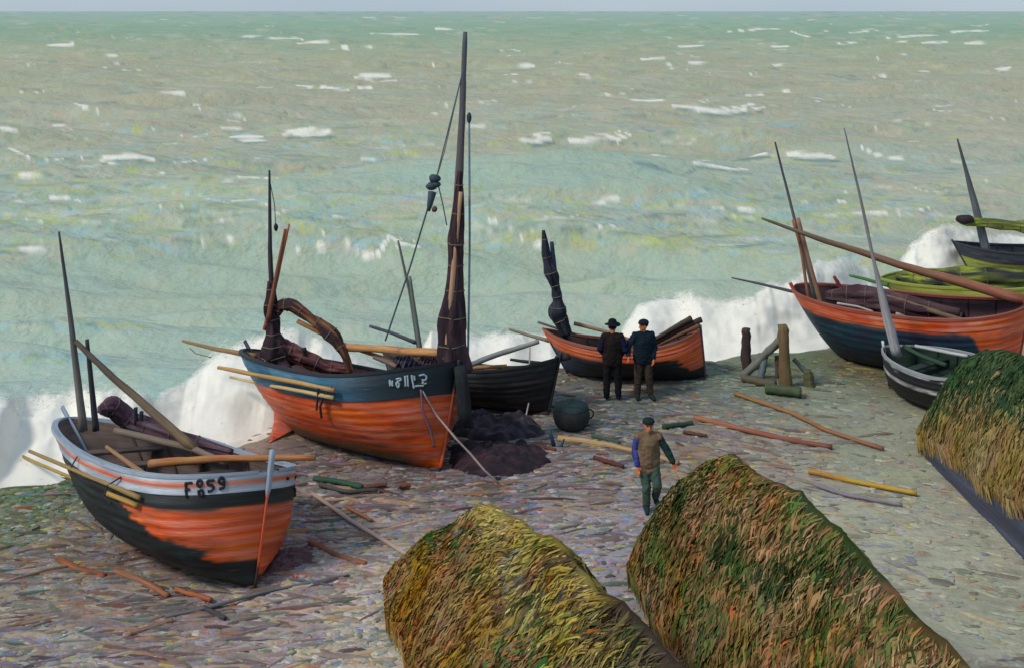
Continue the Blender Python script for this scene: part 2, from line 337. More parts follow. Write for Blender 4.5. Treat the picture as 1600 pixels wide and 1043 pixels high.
for k in range(5600):
    py = 17+500*rng.random()**1.25; px = rng.uniform(-60, 1660); sc = .35+py/330.
    l = rng.uniform(16, 70)*sc; w = rng.uniform(1.0, 3.6)*sc
    q_ = py+rng.normal(0, 45)-60*(px > 950)-110*max(0, (px-1150)/450)
    pal_ = SP_FAR if py < 62+rng.normal(0, 10) else (SP_MID if q_ < 235 else SP_NEAR)
    al = rng.uniform(.35, .9)
    if rng.random() < .13: pal_ = SP_DARK; w *= .5; al *= .8
    streak(arc(px, py, l, rng.normal(.6, 2.4)*sc, tilt=rng.normal(0, 2.5)*sc), w, al, pal_[rng.integers(len(pal_))], .5, k)
for k in range(1150):    # clearer accents of open water between the crests
    py = rng.uniform(190, 560); px = rng.uniform(-40, 1500); sc = .35+py/330.
    c_ = [(182, 192, 104), (146, 188, 198), (122, 144, 132), (206, 208, 192), (150, 176, 128), (118, 142, 144)][rng.choice(6, p=[.22, .24, .18, .14, .14, .08])]
    streak(arc(px, py, rng.uniform(18, 60)*sc, rng.normal(2, 2.5)*sc, tilt=rng.normal(0, 3)*sc), rng.uniform(.8, 2.4)*sc, rng.uniform(.45, .9), c_, .5, k+9000)
CAPS = [([(459, 394), (479, 383), (505, 386), (529, 385), (549, 379)], 3), ([(551, 384), (564, 400), (589, 401), (609, 370), (629, 382), (656, 387)], 4), ([(558, 392), (580, 407), (606, 394)], 2.5),
 ([(656, 392), (669, 412), (688, 414), (690, 398)], 4), ([(726, 404), (740, 416), (758, 411), (764, 398)], 4), ([(762, 396), (783, 402), (800, 388)], 3), ([(808, 365), (822, 381), (848, 384)], 2.5), ([(270, 422), (290, 430), (314, 411)], 3),
 ([(70, 72), (115, 69)], 3), ([(465, 68), (515, 66)], 2.5), ([(515, 77), (580, 74)], 4), ([(580, 53), (655, 54)], 3), ([(680, 46), (735, 46)], 3), ([(375, 56), (420, 61), (470, 60)], 2.5), ([(465, 134), (500, 136), (545, 141)], 3), ([(555, 120), (610, 118)], 5),
 ([(405, 100), (440, 95)], 3), ([(155, 250), (200, 243), (240, 247)], 7), ([(360, 214), (410, 214)], 8), ([(442, 210), (470, 203), (520, 208)], 8), ([(120, 163), (150, 170)], 4), ([(0, 201), (25, 202)], 5), ([(10, 230), (45, 245)], 3), ([(95, 210), (120, 215)], 3),
 ([(20, 272), (60, 276), (95, 278)], 3), ([(165, 392), (190, 398), (212, 392)], 2.5), ([(530, 72), (545, 73)], 3), ([(250, 145), (290, 145)], 3), ([(120, 90), (190, 86)], 2.5),
 ([(1135, 51), (1180, 45), (1220, 46)], 2.5), ([(1235, 48), (1255, 58), (1285, 58)], 2.5), ([(1327, 52), (1372, 47)], 3), ([(1385, 60), (1425, 56), (1465, 55)], 4), ([(1485, 50), (1545, 48)], 4), ([(1440, 67), (1480, 66)], 5), ([(1508, 68), (1540, 67)], 3),
 ([(1000, 93), (1040, 91)], 4), ([(1050, 165), (1085, 168), (1130, 177), (1160, 172), (1190, 168)], 6), ([(825, 221), (862, 216)], 8), ([(870, 223), (920, 216), (960, 220), (986, 210)], 5), ([(985, 246), (1010, 250), (1042, 262)], 9), ([(1058, 269), (1078, 263), (1086, 250), (1120, 263), (1170, 266)], 6),
 ([(1135, 246), (1200, 240)], 6), ([(1230, 242), (1305, 246)], 7), ([(1345, 230), (1370, 245), (1415, 249)], 3), ([(925, 316), (962, 312)], 5), ([(1205, 101), (1240, 100)], 3), ([(1060, 74), (1100, 71)], 3), ([(1205, 73), (1233, 73)], 3), ([(1308, 69), (1340, 66)], 3), ([(1555, 108), (1580, 106)], 4),
 ([(800, 101), (835, 102)], 5), ([(1075, 97), (1105, 98)], 3), ([(1400, 65), (1420, 66)], 3), ([(980, 155), (1000, 158), (1040, 157)], 3), ([(1360, 333), (1392, 330)], 4), ([(575, 410), (600, 430), (620, 436)], 2)]
NM = len(CAPS)
for k in range(210):
    py = 22+440*rng.random()**1.5; px = rng.random()*1700-50; sc = .4+py/360
    CAPS.append((arc(px, py, (16+46*rng.random())*sc, rng.normal(1, 2)*sc, tilt=rng.normal(0, 2)*sc), (.4+.8*rng.random()**2)*sc))
for k, (pl, w) in enumerate(CAPS):
    pl = np.array(pl, float); big = k < NM
    if len(pl) < 6:
        for _ in range(2):
            q = np.empty((2*len(pl)-1, 2)); q[::2] = pl; q[1::2] = (pl[:-1]+pl[1:])/2; q[1:-1] = (q[:-2]+2*q[1:-1]+q[2:])/4; pl = q
    if pl[:, 1].mean() < 110: w = w*.62
    streak(pl, w*((.62 if w < 5 else .5) if big else .7), .95 if big else rng.uniform(.35, .9), None, (.4 if w < 5 else .75) if big else .8, k)
    if big and w >= 4:
        for j in range(3):
            o_ = np.array([rng.normal(0, 10), rng.normal(0, w*.8)]); streak(pl[int(rng.integers(0, max(1, len(pl)//2))):]+o_, w*.22, .75, None, .8, k*9+j)
        if w >= 6 and pl[0, 1] > 150: streak(pl+np.array([6, w*.9]), w*.6, .8, (96, 126, 124), .4, k*5)  # dark streak paints in the shaded wave face under a big crest
C = C*(1-FO[..., None])+np.array([230, 226, 214])*FO[..., None]
H2 = H+FO*.05*np.clip(60/Yr, .4, 2)
s = M(); s.grid(np.stack([Xr, Yr, SEA_Z+H2], -1), C, np.stack([FO, FO, FO], -1), flip=True)
o = s.build('sea', sea_material()); o['kind'] = 'structure'

# breakers on the shingle: a heaped sheet of churned white water behind the boats
TOP = np.array([(-300, 625), (-60, 618), (0, 612), (55, 604), (95, 600), (150, 602), (185, 612), (215, 622), (235, 605), (262, 588), (284, 556), (300, 545), (360, 524), (385, 512), (415, 508), (450, 512), (500, 530), (545, 552), (590, 572), (640, 566),
  (668, 512), (700, 515), (745, 521), (785, 516), (830, 516), (862, 520), (905, 560), (940, 562), (968, 530), (990, 495), (1008, 472), (1040, 461), (1090, 458), (1150, 468), (1195, 460), (1215, 438), (1245, 440), (1275, 424), (1298, 408), (1345, 400), (1378, 414), (1392, 440), (1418, 440), (1430, 410), (1445, 378), (1470, 360), (1495, 348), (1525, 350), (1550, 362), (1600, 366), (1750, 372), (1900, 380)], float)
sp = np.linspace(-300, 1900, 900)
tp = np.interp(sp, TOP[:, 0], TOP[:, 1])
Yb0 = np.interp(sp, [-300, 0, 100, 200, 300, 400, 440, 475, 560, 740, 870, 1000, 1110, 1160, 1290, 1400, 1600, 2000], [20.3, 21.9, 22.0, 22.6, 23.3, 23.8, 24.6, 25.7, 26.4, 28.0, 29.0, 29.5, 29.8, 30.2, 31.2, 36, 40.4, 43])+.25*np.sin(sp*.031)+.15*np.sin(sp*.083+1)
Yt0 = np.maximum(Yb0+3.2+.4*np.sin(sp*.02), np.interp(sp, [0, 200, 285, 540, 640, 850, 1000], [24.2, 25.2, 28.2, 29.0, 29.8, 31.6, 33]))
for sheet, (dy, dt) in enumerate(((0.0, 0), (.8, -3), (1.7, 3))):
    Yb = Yb0+dy*.3; Yt = Yt0+dy
    zt = CAMH-(tp+dt-HORY)/FPX*Yt
    t = np.concatenate([np.linspace(0, 1, 40), np.linspace(1.04, 1.5, 8)])
    Tt = t[None]; s_ = sp[:, None]
    Yg = Yb[:, None]+(Yt-Yb)[:, None]*Tt
    prof = np.where(Tt <= 1, .10*np.clip(Tt/.3, 0, 1)+.90*sst_(Tt, .22, 1.0), 1-(np.clip(Tt-1, 0, 2)/1.2)**1.5*.6)
    Zg = -.30+(zt[:, None]+.30)*prof
    Zg = np.maximum(Zg, np.where(Tt < .35, np.maximum(beach_z((s_-800)/FPX*Yg, Yg), -.75)+.06*np.clip(Tt*8, 0, 1)-.02, -9))
    Xg = (s_-800)/FPX*(.4*Yb[:, None]+.6*Yg)
    P = np.stack([Xg+0*Yg, Yg, Zg], -1)
    lump = fbm(P*np.array([.6, .6, .9])+sheet*7, 41, 3)-.5; lump2 = fbm(P*np.array([1.8, 1.8, 2.2])+lump[..., None]*1.2+sheet*5, 47, 4)-.5
    wgt = np.clip(Tt*2.2-.25, 0, 1)*np.clip((zt[:, None]+.8), .2, 1.5)
    P[..., 2] += wgt*(.30*lump+.14*lump2); P[..., 1] -= wgt*(.25*lump+.12*lump2)
    fc = np.array([235, 231, 220])+0*P
    dens = np.clip(1.25-1.2*sst_(Tt, .66, 1.08)+0*P[..., 0], 0, 1.2)*np.clip((zt[:, None]+.75)*1.6, .25, 1)
    dens = dens-.55*(1-sst_(Tt, 0, .10))
    if sheet: dens = dens*sst_(Tt, .25, .6)
    f = M(); f.grid(P, fc, np.stack([dens, dens, dens], -1))
    o = f.build('breaking_surf', MAT_SPRAY); o['kind'] = 'stuff'
Yt = Yt0; Yb = Yb0; zt = CAMH-(tp-HORY)/FPX*Yt
# thrown spray along the crest of the breakers
f = M()
for k in range(9000):
    i = rng.integers(0, len(sp)); 
    if zt[i] < .1: continue
    q = np.array([(sp[i]-800)/FPX*(.5*Yb[i]+.5*Yt[i]), Yt[i]-.3, zt[i]])+rng.normal(0, 1, 3)*np.array([.22, .3, .16])+np.array([0, 0, -.05])
    r = .004+.020*rng.random()**4
    d = np.array([(1, 0, 0), (-.5, .8, 0), (-.5, -.8, 0), (0, 0, 1), (0, 0, -1)])*r*np.array([1.3, 1.3, .8])
    f.add(q+d, [(0, 1, 3), (1, 2, 3), (2, 0, 3), (1, 0, 4), (2, 1, 4), (0, 2, 4)], (228, 228, 220))
o = f.build('sea_spray', MAT_FOAM); o['kind'] = 'stuff'



# scraps of shingle, weed and chips of wood that cover the beach
PAL = np.array([(146, 116, 150), (134, 132, 168), (92, 114, 160), (198, 192, 178), (156, 84, 52), (172, 164, 86), (100, 130, 120), (62, 52, 58), (150, 144, 132), (178, 168, 152), (112, 98, 92), (120, 142, 150), (86, 102, 76), (172, 138, 120), (136, 130, 124)], float)
DENS = [(200, 960, 240, 1.0), (450, 900, 160, .8), (880, 780, 120, 1.0), (960, 680, 130, .7), (620, 790, 110, .7), (560, 800, 120, .8), (900, 690, 120, .55), (60, 840, 120, .8), (1230, 690, 130, .22), (1400, 800, 160, .10), (1120, 610, 100, .4), (1300, 600, 90, .22), (1480, 950, 120, .07), (1150, 660, 120, .4), (720, 760, 120, .6)]
f = M(); cnt = 0
for k in range(70000):
    px = rng.uniform(-60, 1660); py = rng.uniform(560, 1060)
    if cnt > 24000: break
    d = max([a*math.exp(-(((px-x)/r)**2+((py-y)/(r*.8))**2)) for x, y, r, a in DENS]+[.05])
    if rng.random() > d: continue
    g = ground(px, py)
    if g[1] > shore_y(g[0])-.2: continue
    cnt += 1
    L_ = rng.uniform(.10, .34)*(1.0 if rng.random() < .75 else 1.6); w = rng.uniform(.026, .075)*(1.2 if L_ < .18 else 1); h = rng.uniform(.008, .022)
    if rng.random() < (.075 if (450 < px < 1350 and py < 800) or (py > 850 and px < 560) else .03): L_ = rng.uniform(.4, 1.3); w = rng.uniform(.025, .06); h *= 2.2; dk_ = True
    else: dk_ = False
    a = rng.normal(.05, .28) if px < 1000 else rng.normal(-.35, .3)
    g[2] = beach_z(g[0], g[1])+.004
    u = np.array([math.cos(a), math.sin(a), 0]); n_ = np.array([-math.sin(a), math.cos(a), 0])
    j = rng.uniform(.6, 1.2, 8)
    ring = [u*L_*.5*j[0], u*L_*.22*j[1]+n_*w*j[2], -u*L_*.22*j[3]+n_*w*j[4], -u*L_*.5*j[5], -u*L_*.22*j[6]-n_*w*j[7], u*L_*.22*j[1]-n_*w*j[3]]
    V = [g+q for q in ring]+[g+q*.6+np.array([0, 0, h]) for q in ring]
    fc = [(i, (i+1) % 6, 6+(i+1) % 6, 6+i) for i in range(6)]+[(6, 7, 8, 9, 10, 11)]
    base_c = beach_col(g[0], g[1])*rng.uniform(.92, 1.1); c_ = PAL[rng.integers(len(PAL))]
    if dk_: c_ = np.array([(96, 62, 50), (70, 54, 60), (150, 92, 60), (92, 84, 96), (60, 84, 72), (176, 140, 92), (110, 96, 120), (84, 70, 60)][rng.integers(8)], float)
    m_ = (rng.uniform(.15, .78) if px < 1080 else rng.uniform(.1, .5))
    f.add(V, fc, base_c*(1-m_)+c_*m_)
o = f.build('shingle_scraps', MAT_STONE, smooth=False); o['kind'] = 'stuff'

# ------------------------------------------------------------------ boats
HULLS = {  # length, half beam, sheer height amidships, rise aft, rise forward, rakes, fullness, section, place, heading, heel
'b1': [5.843, 1.419, 1.443, -0.086, 0.367, 1.8, -0.1, 4.2, 1.5, 0.62, 3.755, 1.349, -6.342, 19.753, -0.686, -0.224],
'b2': [5.58, 1.7, 1.486, 0.026, 0.62, 1.532, 0.045, 3.149, 2.095, 0.674, 2.396, 1.078, -3.735, 23.942, -0.562, -0.276],
'b3': [4.373, 1.02, 0.864, 0.173, 0.432, 0.398, 0.174, 2.486, 2.5, 0.75, 2.5, 1.0, -1.085, 26.335, -0.356, -0.233],
'b4': [3.85, 1.064, 0.832, 0.313, 0.389, 0.602, -0.1, 2.277, 2.883, 0.722, 2.499, 1.011, 2.697, 28.288, -0.086, -0.145],
'b5': [5.641, 1.157, 1.7, 0.129, 0.346, 1.444, 0.4, 2.863, 2.74, 0.489, 2.175, 0.665, 9.857, 28.862, -0.481, 0.03],
'b7': [5.172, 1.162, 1.014, -0.084, 0.169, 0.896, 0.298, 2.5, 2.698, 0.761, 2.5, 1.043, 13.694, 34.47, -0.198, 0.024],
'b8': [4.494, 1.029, 0.874, 0.222, 0.151, 0.522, 0.295, 2.5, 2.575, 0.737, 2.5, 0.999, 17.413, 39.389, -0.09, -0.041],
'b9': [3.667, 1.009, 1.066, 0.585, -0.05, 0.539, 0.147, 2.019, 2.506, 0.791, 3.216, 1.006, 9.898, 26.018, 2.127, -0.046]}
class Hull:
    def __init__(s, p):
        s.p = p; s.zoff = 0
        s.zoff = -.06-min(s.W(np.linspace(0, 1, 81)[:, None], np.linspace(0, 1, 30)[None], k)[..., 2].min() for k in (1, -1))
    def W(s, u, v, side, off=0.0, y_in=0.0, dz=0.0):
        """world point of the hull skin at station u (stern 0, bow 1), height v (keel 0, sheer 1); y_in moves it inboard"""
        L, B, zm, zs, zb, rs, rb, pf, pa, q, n, e, X, Y, th, roll = s.p
        u, v = np.broadcast_arrays(np.asarray(u, float), np.asarray(v, float))
        t = 2*u-1; a = np.abs(t); pw = np.where(t > 0, pf, pa)
        bb = B*np.clip(1-a**pw, 0, 1)**q
        zsh = zm+np.where(t > 0, zb, zs)*a**2.2; zk = .12*a**4
        x = (-L/2+rs)+(L-rs-rb)*u; x = x+(L*(u-.5)-x)*np.clip(v, 1e-6, 9)**e
        y = bb*np.clip(1-np.clip(1-v, 0, 1)**n, 0, 1)**.75
        y = np.maximum(y+off-y_in, 0)*side if np.any(y_in) or np.any(off) else y*side
        z = zk+(zsh-zk)*v+dz
        c, k = math.cos(roll), math.sin(roll); yy = y*c-z*k; zz = y*k+z*c+s.zoff
        c, k = math.cos(th), math.sin(th)
        return np.stack([x*c-yy*k+X, x*k+yy*c+Y, zz], -1)
    def px(s, px, py, side, vmin=.3):
        """the (u,v) of the skin seen at a photo pixel"""
        if not hasattr(s, 'cache'): s.cache = {}
        if side not in s.cache:
            u = np.linspace(0, 1, 601)[:, None]; v = np.linspace(.2, 1, 241)[None]; W = s.W(u, v, side)
            s.cache[side] = (u+0*v, v+0*u, 800+FPX*W[..., 0]/W[..., 1], HORY+FPX*(CAMH-W[..., 2])/W[..., 1])
        u, v, A, B_ = s.cache[side]; i = np.argmin((A-px)**2+(B_-py)**2)
        return u.flat[i], v.flat[i]
    def vec(s, a):
        """direction in the boat's own frame -> world"""
        th, roll = s.p[14], s.p[15]; x, y, z = a
        c, k = math.cos(roll), math.sin(roll); yy = y*c-z*k; zz = y*k+z*c
        c, k = math.cos(th), math.sin(th); return np.array([x*c-yy*k, x*k+yy*c, zz])

def boat(key, label, colf, bulf, vb, rail_c, in_c, post_c, strakes=8, thwarts=(.3, .52, .74), floor_v=.42, post_up=(.18, .16), rail_w=.09, keel_c=(60, 45, 38), floor_c=None):
    h = Hull(HULLS[key]); p = h.p
    rt = thing('fishing_boat', (p[12], p[13], 0), label, 'boat', 'fishing boats hauled up on the shingle')
    u = .45*np.linspace(0, 1, 141)+.55*(.5-.5*np.cos(np.linspace(0, 1, 141)*math.pi)); L = p[0]
    def skin(v0, v1, ns, colfun, sub=4, lip=.026):
        m = M()
        for side in (1, -1):
            vs, of = [], []
            for k in range(ns):
                a = v0+(v1-v0)*k/ns; c = v0+(v1-v0)*(k+1)/ns
                for j in range(sub): vs.append(a+(c-a)*j/sub+(1e-4 if j == 0 and k else 0)); of.append(lip*(1-j/sub))
                if k == ns-1: vs.append(c); of.append(0)
            vs = np.array(vs); of = np.array(of)
            U, V = np.meshgrid(u, vs, indexing='ij'); O = np.broadcast_to(of, U.shape)
            P = h.W(U, V, side, off=O*np.clip(np.minimum(U, 1-U)*12, 0, 1)+1e-4)
            n_ = fbm(np.stack([U*L*2.2, V*22, V*0+side], -1), 71)-.5
            w = np.stack([U*L, V*1.6, V*0+side*5.], -1)
            m.grid(P, colfun(U, V, side, n_), w, flip=(side > 0))
        return m
    skin(0.0, vb, strakes, colf).build('hull', MAT_PAINT, rt)
    skin(vb, 1.0, 2, bulf, lip=.022).build('bulwark', MAT_PAINT, rt)
    # lining, floor
    m = M()
    for side in (1, -1):
        U, V = np.meshgrid(u, np.linspace(floor_v-.03, .995, 14), indexing='ij')
        P = h.W(U, V, side, y_in=.06*np.ones_like(U))
        c = np.asarray(in_c)*(1+.5*(fbm(np.stack([U*L*3, V*14, V*0+3], -1), 77)-.5))[..., None]
        m.grid(P, c, np.stack([U*L, V*1.6, V*0], -1), flip=(side < 0))
    m.build('inner_planking', MAT_WOOD, rt)
    m = M(); uu = .03+.94*(.5-.5*np.cos(np.linspace(0, 1, 70)*math.pi)); A = h.W(uu, floor_v+0*uu, 1, y_in=.05+0*uu); B_ = h.W(uu, floor_v+0*uu, -1, y_in=.05+0*uu)
    k = np.linspace(0, 1, 15)[None, :, None]; P = A[:, None]*(1-k)+B_[:, None]*k
    fcx = np.asarray(floor_c if floor_c is not None else np.asarray(in_c)*.85)
    m.grid(P, fcx*(1+.5*(vnoise(np.stack([uu[:, None]*L*.7+0*P[..., 0], np.floor(k[..., 0]*7)*3.1+0*P[..., 0], 0*P[..., 0]], -1), 5)-.5))[..., None], np.stack([uu[:, None]*L+0*P[..., 0], k[..., 0]*2+0*P[..., 0], 0*P[..., 0]], -1), flip=True)
    m.build('floor_boards', MAT_WOOD, rt)
    # frames against the lining
    for fu in np.linspace(.14, .86, 7):
        for side in (1, -1):
            vv = np.linspace(floor_v, .97, 8); m = M(); m.tube(h.W(fu+0*vv, vv, side, y_in=.075+0*vv), .022, np.asarray(in_c)*.8, n=6); m.build('frame_timber', MAT_WOOD, rt)
    # rail
    m = M()
    for side in (1, -1):
        uu = .004+.992*(.5-.5*np.cos(np.linspace(0, 1, 110)*math.pi)); one = np.ones_like(uu)
        q = [h.W(uu, one, side, off=.03*one, dz=-.03), h.W(uu, one, side, off=.03*one, dz=.028), h.W(uu, one, side, y_in=rail_w*one, dz=.028), h.W(uu, one, side, y_in=rail_w*one, dz=-.03)]
        P = np.stack(q, 1); m.grid(P, rail_c, np.stack([uu[:, None]*L+0*P[..., 0], np.arange(4)[None]*.09+0*P[..., 0], 0*P[..., 0]], -1), wrap=True, flip=(side > 0))
    m.build('gunwale_rail', MAT_PAINT, rt, smooth=False)
    for tu in thwarts:
        a = h.W(tu, .80, 1, y_in=.05); c = h.W(tu, .80, -1, y_in=.05); m = M(); m.box(a, c, .22, .045, np.asarray(in_c)*1.15, up=h.vec((0, 0, 1)), seed=int(tu*50)); m.build('thwart', MAT_WOOD, rt)
    # posts and keel
    for nm, uu, up, pc in (('stern_post', 0.0, post_up[0], post_c[0]), ('stem_post', 1.0, post_up[1], post_c[1])):
        vv = np.linspace(0, 1, 14); P = h.W(uu+0*vv, vv, 1); d = h.vec((-1 if uu == 0 else 1, 0, 0)); P = P+d*.005
        tdir = P[-1]-P[-3]; tdir = tdir/np.linalg.norm(tdir); P = np.vstack([P, P[-1]+tdir*up*.5, P[-1]+tdir*up])
        vv = np.concatenate([vv, [1.06, 1.12]])
        m = M(); rp = np.full(16, .046)
        if nm == 'stem_post' and key == 'b1': rp = np.where(vv > .80, .065, .030)
        m.tube(P, rp, np.array([pc(x) for x in vv]), n=8, squash=(.75, 1.1)); m.build(nm, MAT_PAINT, rt)
    uu = np.linspace(0, 1, 24); P = h.W(uu, 0*uu, 1)-h.vec((0, 0, 1))*.03; m = M(); m.tube(P, .06, keel_c, n=6); m.build('keel', MAT_PAINT, rt)
    return h, rt

def mixc(a, b, k):
    k = np.clip(k, 0, 1)[..., None]; return np.asarray(a, float)*(1-k)+np.asarray(b, float)*k
def sst(x, a, b): t = np.clip((x-a)/(b-a), 0, 1); return t*t*(3-2*t)
def pole(name, pts, r0, r1, c, label=None, cat='spar', parent=None, mat=None, seed=0, jit=.12, n=9, group=None, c1=None, k=14, rad=None):
    pts = np.array(pts, float); tt = np.linspace(0, len(pts)-1, k)
    P = np.stack([np.interp(tt, np.arange(len(pts)), pts[:, i]) for i in range(3)], -1)
    L_ = np.linalg.norm(P[-1]-P[0])
    P = P+(fbm(p3(np.linspace(0, 3, k), seed*3.3), 91)[:, None]-.5)*np.array([.3, 0, 1])*.012*L_*np.sin(np.linspace(0, math.pi, k))[:, None]
    r = np.linspace(r0, r1, k) if rad is None else np.interp(np.linspace(0, 1, k), np.linspace(0, 1, len(rad)), rad)
    cc = np.asarray(c, float)[None]*(1+.0*r[:, None]) if c1 is None else np.asarray(c, float)*(1-np.linspace(0, 1, k)[:, None])+np.asarray(c1, float)*np.linspace(0, 1, k)[:, None]
    m = M(); m.tube(P, r, cc, n=n, jit=jit, seed=seed)
    o = m.build(name, mat or MAT_WOOD, parent, rest=None if parent else P[0])
    if parent is None and label: tag(o, label, cat, group)
    return o
def bundle(name, pts, rad, c, parent=None, label=None, cat='sail', seed=0, n=36, k=56, sq=(1, 1), fold=.5, c2=None):
    """furled cloth: a thick gathered roll with folds running along it"""
    pts = np.array(pts, float); tt = np.linspace(0, len(pts)-1, k)
    P = np.stack([np.interp(tt, np.arange(len(pts)), pts[:, i]) for i in range(3)], -1)
    for _ in range(3): P[1:-1] = (P[:-2]+2*P[1:-1]+P[2:])/4
    r = np.interp(tt, np.arange(len(rad)), rad)
    r = r*(.8+.4*vnoise(p3(np.linspace(0, 8, k), seed*2.2), 33))
    T = np.gradient(P, axis=0); T /= np.linalg.norm(T, axis=1)[:, None]
    ref = np.array([0, 1.0, 0]); A = np.cross(T, ref); A /= np.linalg.norm(A, axis=1)[:, None]; B_ = np.cross(A, T)
    th = np.linspace(0, 2*math.pi, n, endpoint=False)
    q = np.stack([np.cos(th)[None]*1.6+0*r[:, None], np.sin(th)[None]*1.6+0*r[:, None], np.linspace(0, 5, k)[:, None]+0*th[None]], -1)
    nz = fbm(q+seed*5, 13, 3)-.5; lobes = .13*np.sin(5*th[None]+2*np.linspace(0, 3, k)[:, None]+seed)+.16*(np.abs(np.sin(4.5*th[None]+1.3*np.sin(np.linspace(0, 9, k))[:, None]+seed*2))-.5)
    rr = r[:, None]*(1+fold*1.6*nz+lobes)
    Q = P[:, None]+rr[..., None]*(A[:, None]*np.cos(th)[None, :, None]*sq[0]+B_[:, None]*np.sin(th)[None, :, None]*sq[1])
    cc = np.asarray(c, float)*np.ones((k, n, 1))
    if c2 is not None: cc = mixc(c, c2, (vnoise(q*1.7, 5)-.4)*3)
    m = M(); w = np.stack([np.linspace(0, 4, k)[:, None]+0*rr, th[None]*.3+0*rr, 0*rr+seed], -1); m.grid(Q, cc, w, wrap=True)
    m.f.append(tuple(range(n))); m.f.append(tuple((k-1)*n+i for i in range(n))[::-1])
    o = m.build(name, MAT_CLOTH, parent, rest=None if parent else P[0])
    for q_ in range(4, k-4, max(7, k//7)):
        ring = np.vstack([Q[q_], Q[q_][:2]]); ring = P[q_]+(ring-P[q_])*1.03
        for _ in range(2): ring[1:-1] = (ring[:-2]+2*ring[1:-1]+ring[2:])/4
        g_ = M(); g_.tube(ring, .014, (108, 96, 84), n=5); g_.build('gasket', MAT_ROPE, o)
    if parent is None and label: tag(o, label, cat)
    return o
def line(name, pts, r=.012, c=(110, 104, 100), parent=None, label=None, cat='rope', sag=0, k=16, n=6):
    pts = np.array(pts, float); tt = np.linspace(0, len(pts)-1, k)
    P = np.stack([np.interp(tt, np.arange(len(pts)), pts[:, i]) for i in range(3)], -1); P[:, 2] -= sag*np.sin(np.linspace(0, math.pi, k))
    m = M(); m.tube(P, r, c, n=n); o = m.build(name, MAT_ROPE, parent, rest=None if parent else P[0])
    if parent is None and label: tag(o, label, cat)
    return o
def lettering(h, strokes, side, wpx, c, parent, name='registration_number'):
    m = M()
    for k, st in enumerate(strokes):
        st = np.array(st, float); n = max(6, 5*len(st)); tt = np.linspace(0, len(st)-1, n)
        x = np.interp(tt, np.arange(len(st)), st[:, 0]); y = np.interp(tt, np.arange(len(st)), st[:, 1])
        UV = [h.px(a, b_, side) for a, b_ in zip(x, y)]; U = np.array([q[0] for q in UV]); V = np.array([q[1] for q in UV])
        for _ in range(2): U[1:-1] = (U[:-2]+2*U[1:-1]+U[2:])/4; V[1:-1] = (V[:-2]+2*V[1:-1]+V[2:])/4
        P = h.W(U, V, side, off=.026+0*U); r = wpx*.5/FPX*P[:, 1]
        m.tube(P, r, c, n=6, jit=.3, seed=k)
    return m.build(name, MAT_PAINT, parent)
def skin_pt(h, px, py, side=-1, off=.06):
    u, v = h.px(px, py, side); return h.W(u, v, side, off=off)
def lashed(h, a, b_, xtip, off=.07, side=-1):
    """a straight spar against the outside of the hull through two points of the skin, run on to a photo column"""
    A = skin_pt(h, *a, side, off); B_ = skin_pt(h, *b_, side, off); d = A-B_
    k = (xtip-800)/FPX; t_ = (k*A[1]-A[0])/(d[0]-k*d[1])
    mid = [skin_pt(h, a[0]+(b_[0]-a[0])*q, a[1]+(b_[1]-a[1])*q, side, off) for q in (.25, .5, .75)]
    return [A+d*t_, A]+mid+[B_]
def px_path(l, Y): return [at(a, b_, Y if np.isscalar(Y) else Y[i]) for i, (a, b_) in enumerate(l)]

ORANGE, ORANGE_D, BLACK, BLUE_L = (216, 88, 32), (186, 72, 34), (24, 26, 28), (152, 166, 182)
# ---- boat 1: pale blue rail with an orange stripe, black and orange hull
_e = sorted([Hull(HULLS['b1']).px(a, c, -1) for a, c in ((203, 802), (245, 834), (300, 860), (350, 873), (392, 876))])
_eu = [0, _e[0][0]-.06]+[q[0] for q in _e]; _ev = [.95, .80]+[q[1] for q in _e]
def c1(u, v, s, n):
    lowb = np.interp(u, _eu, _ev)+n*.16
    org = sst(v, lowb-.02, lowb+.02)*(1-sst(v+n*.05, .70, .725))
    if s > 0: org = (1-sst(v+n*.06, .68, .72))*sst(v+n*.2, .02, .10)*sst(u+n*.1, .5, .55)
    return mixc(mixc(BLACK, (38, 54, 56), n*2+.3), mixc(ORANGE, (172, 74, 40), n*3.5+.1), org)
def c1b(u, v, s, n):
    st = np.exp(-(((v-.925)/.022)**2)**2); return mixc(mixc(BLUE_L, (188, 196, 204), n*4+.2), (206, 100, 66), st*np.clip(1.1+n*1.5, 0, 1))
h1, B1 = boat('b1', 'black and orange fishing boat with pale blue gunwale and F 859 on its bow', c1, c1b, .84, (150, 162, 178), (88, 72, 66), (lambda v: (140, 154, 172) if v > .6 else (28, 30, 34), lambda v: (150, 164, 182) if v > .82 else (ORANGE if v > .22 else (70, 44, 36))), strakes=9, thwarts=(.22, .4, .58, .76), post_up=(.30, .32), floor_c=(112, 94, 82))
ZT = lambda l: [(270+a/7.448, 670+c/7.448) for a, c in l]
lettering(h1, [ZT(q) for q in ([(165, 615), (168, 700), (172, 788)], [(165, 628), (200, 622), (245, 618)], [(172, 705), (210, 695)],
  [(330, 590), (300, 605), (305, 655), (335, 665), (358, 630), (345, 595), (328, 592)], [(320, 705), (318, 745), (345, 778), (372, 750), (365, 715), (345, 705), (325, 715)],
  [(495, 590), (455, 592), (415, 600), (425, 645), (465, 640), (495, 680), (470, 715), (420, 722)], [(615, 585), (575, 548), (552, 590), (560, 625), (600, 635), (612, 590), (618, 650), (600, 680), (556, 690)])], -1, 4.2, (26, 26, 32), B1)
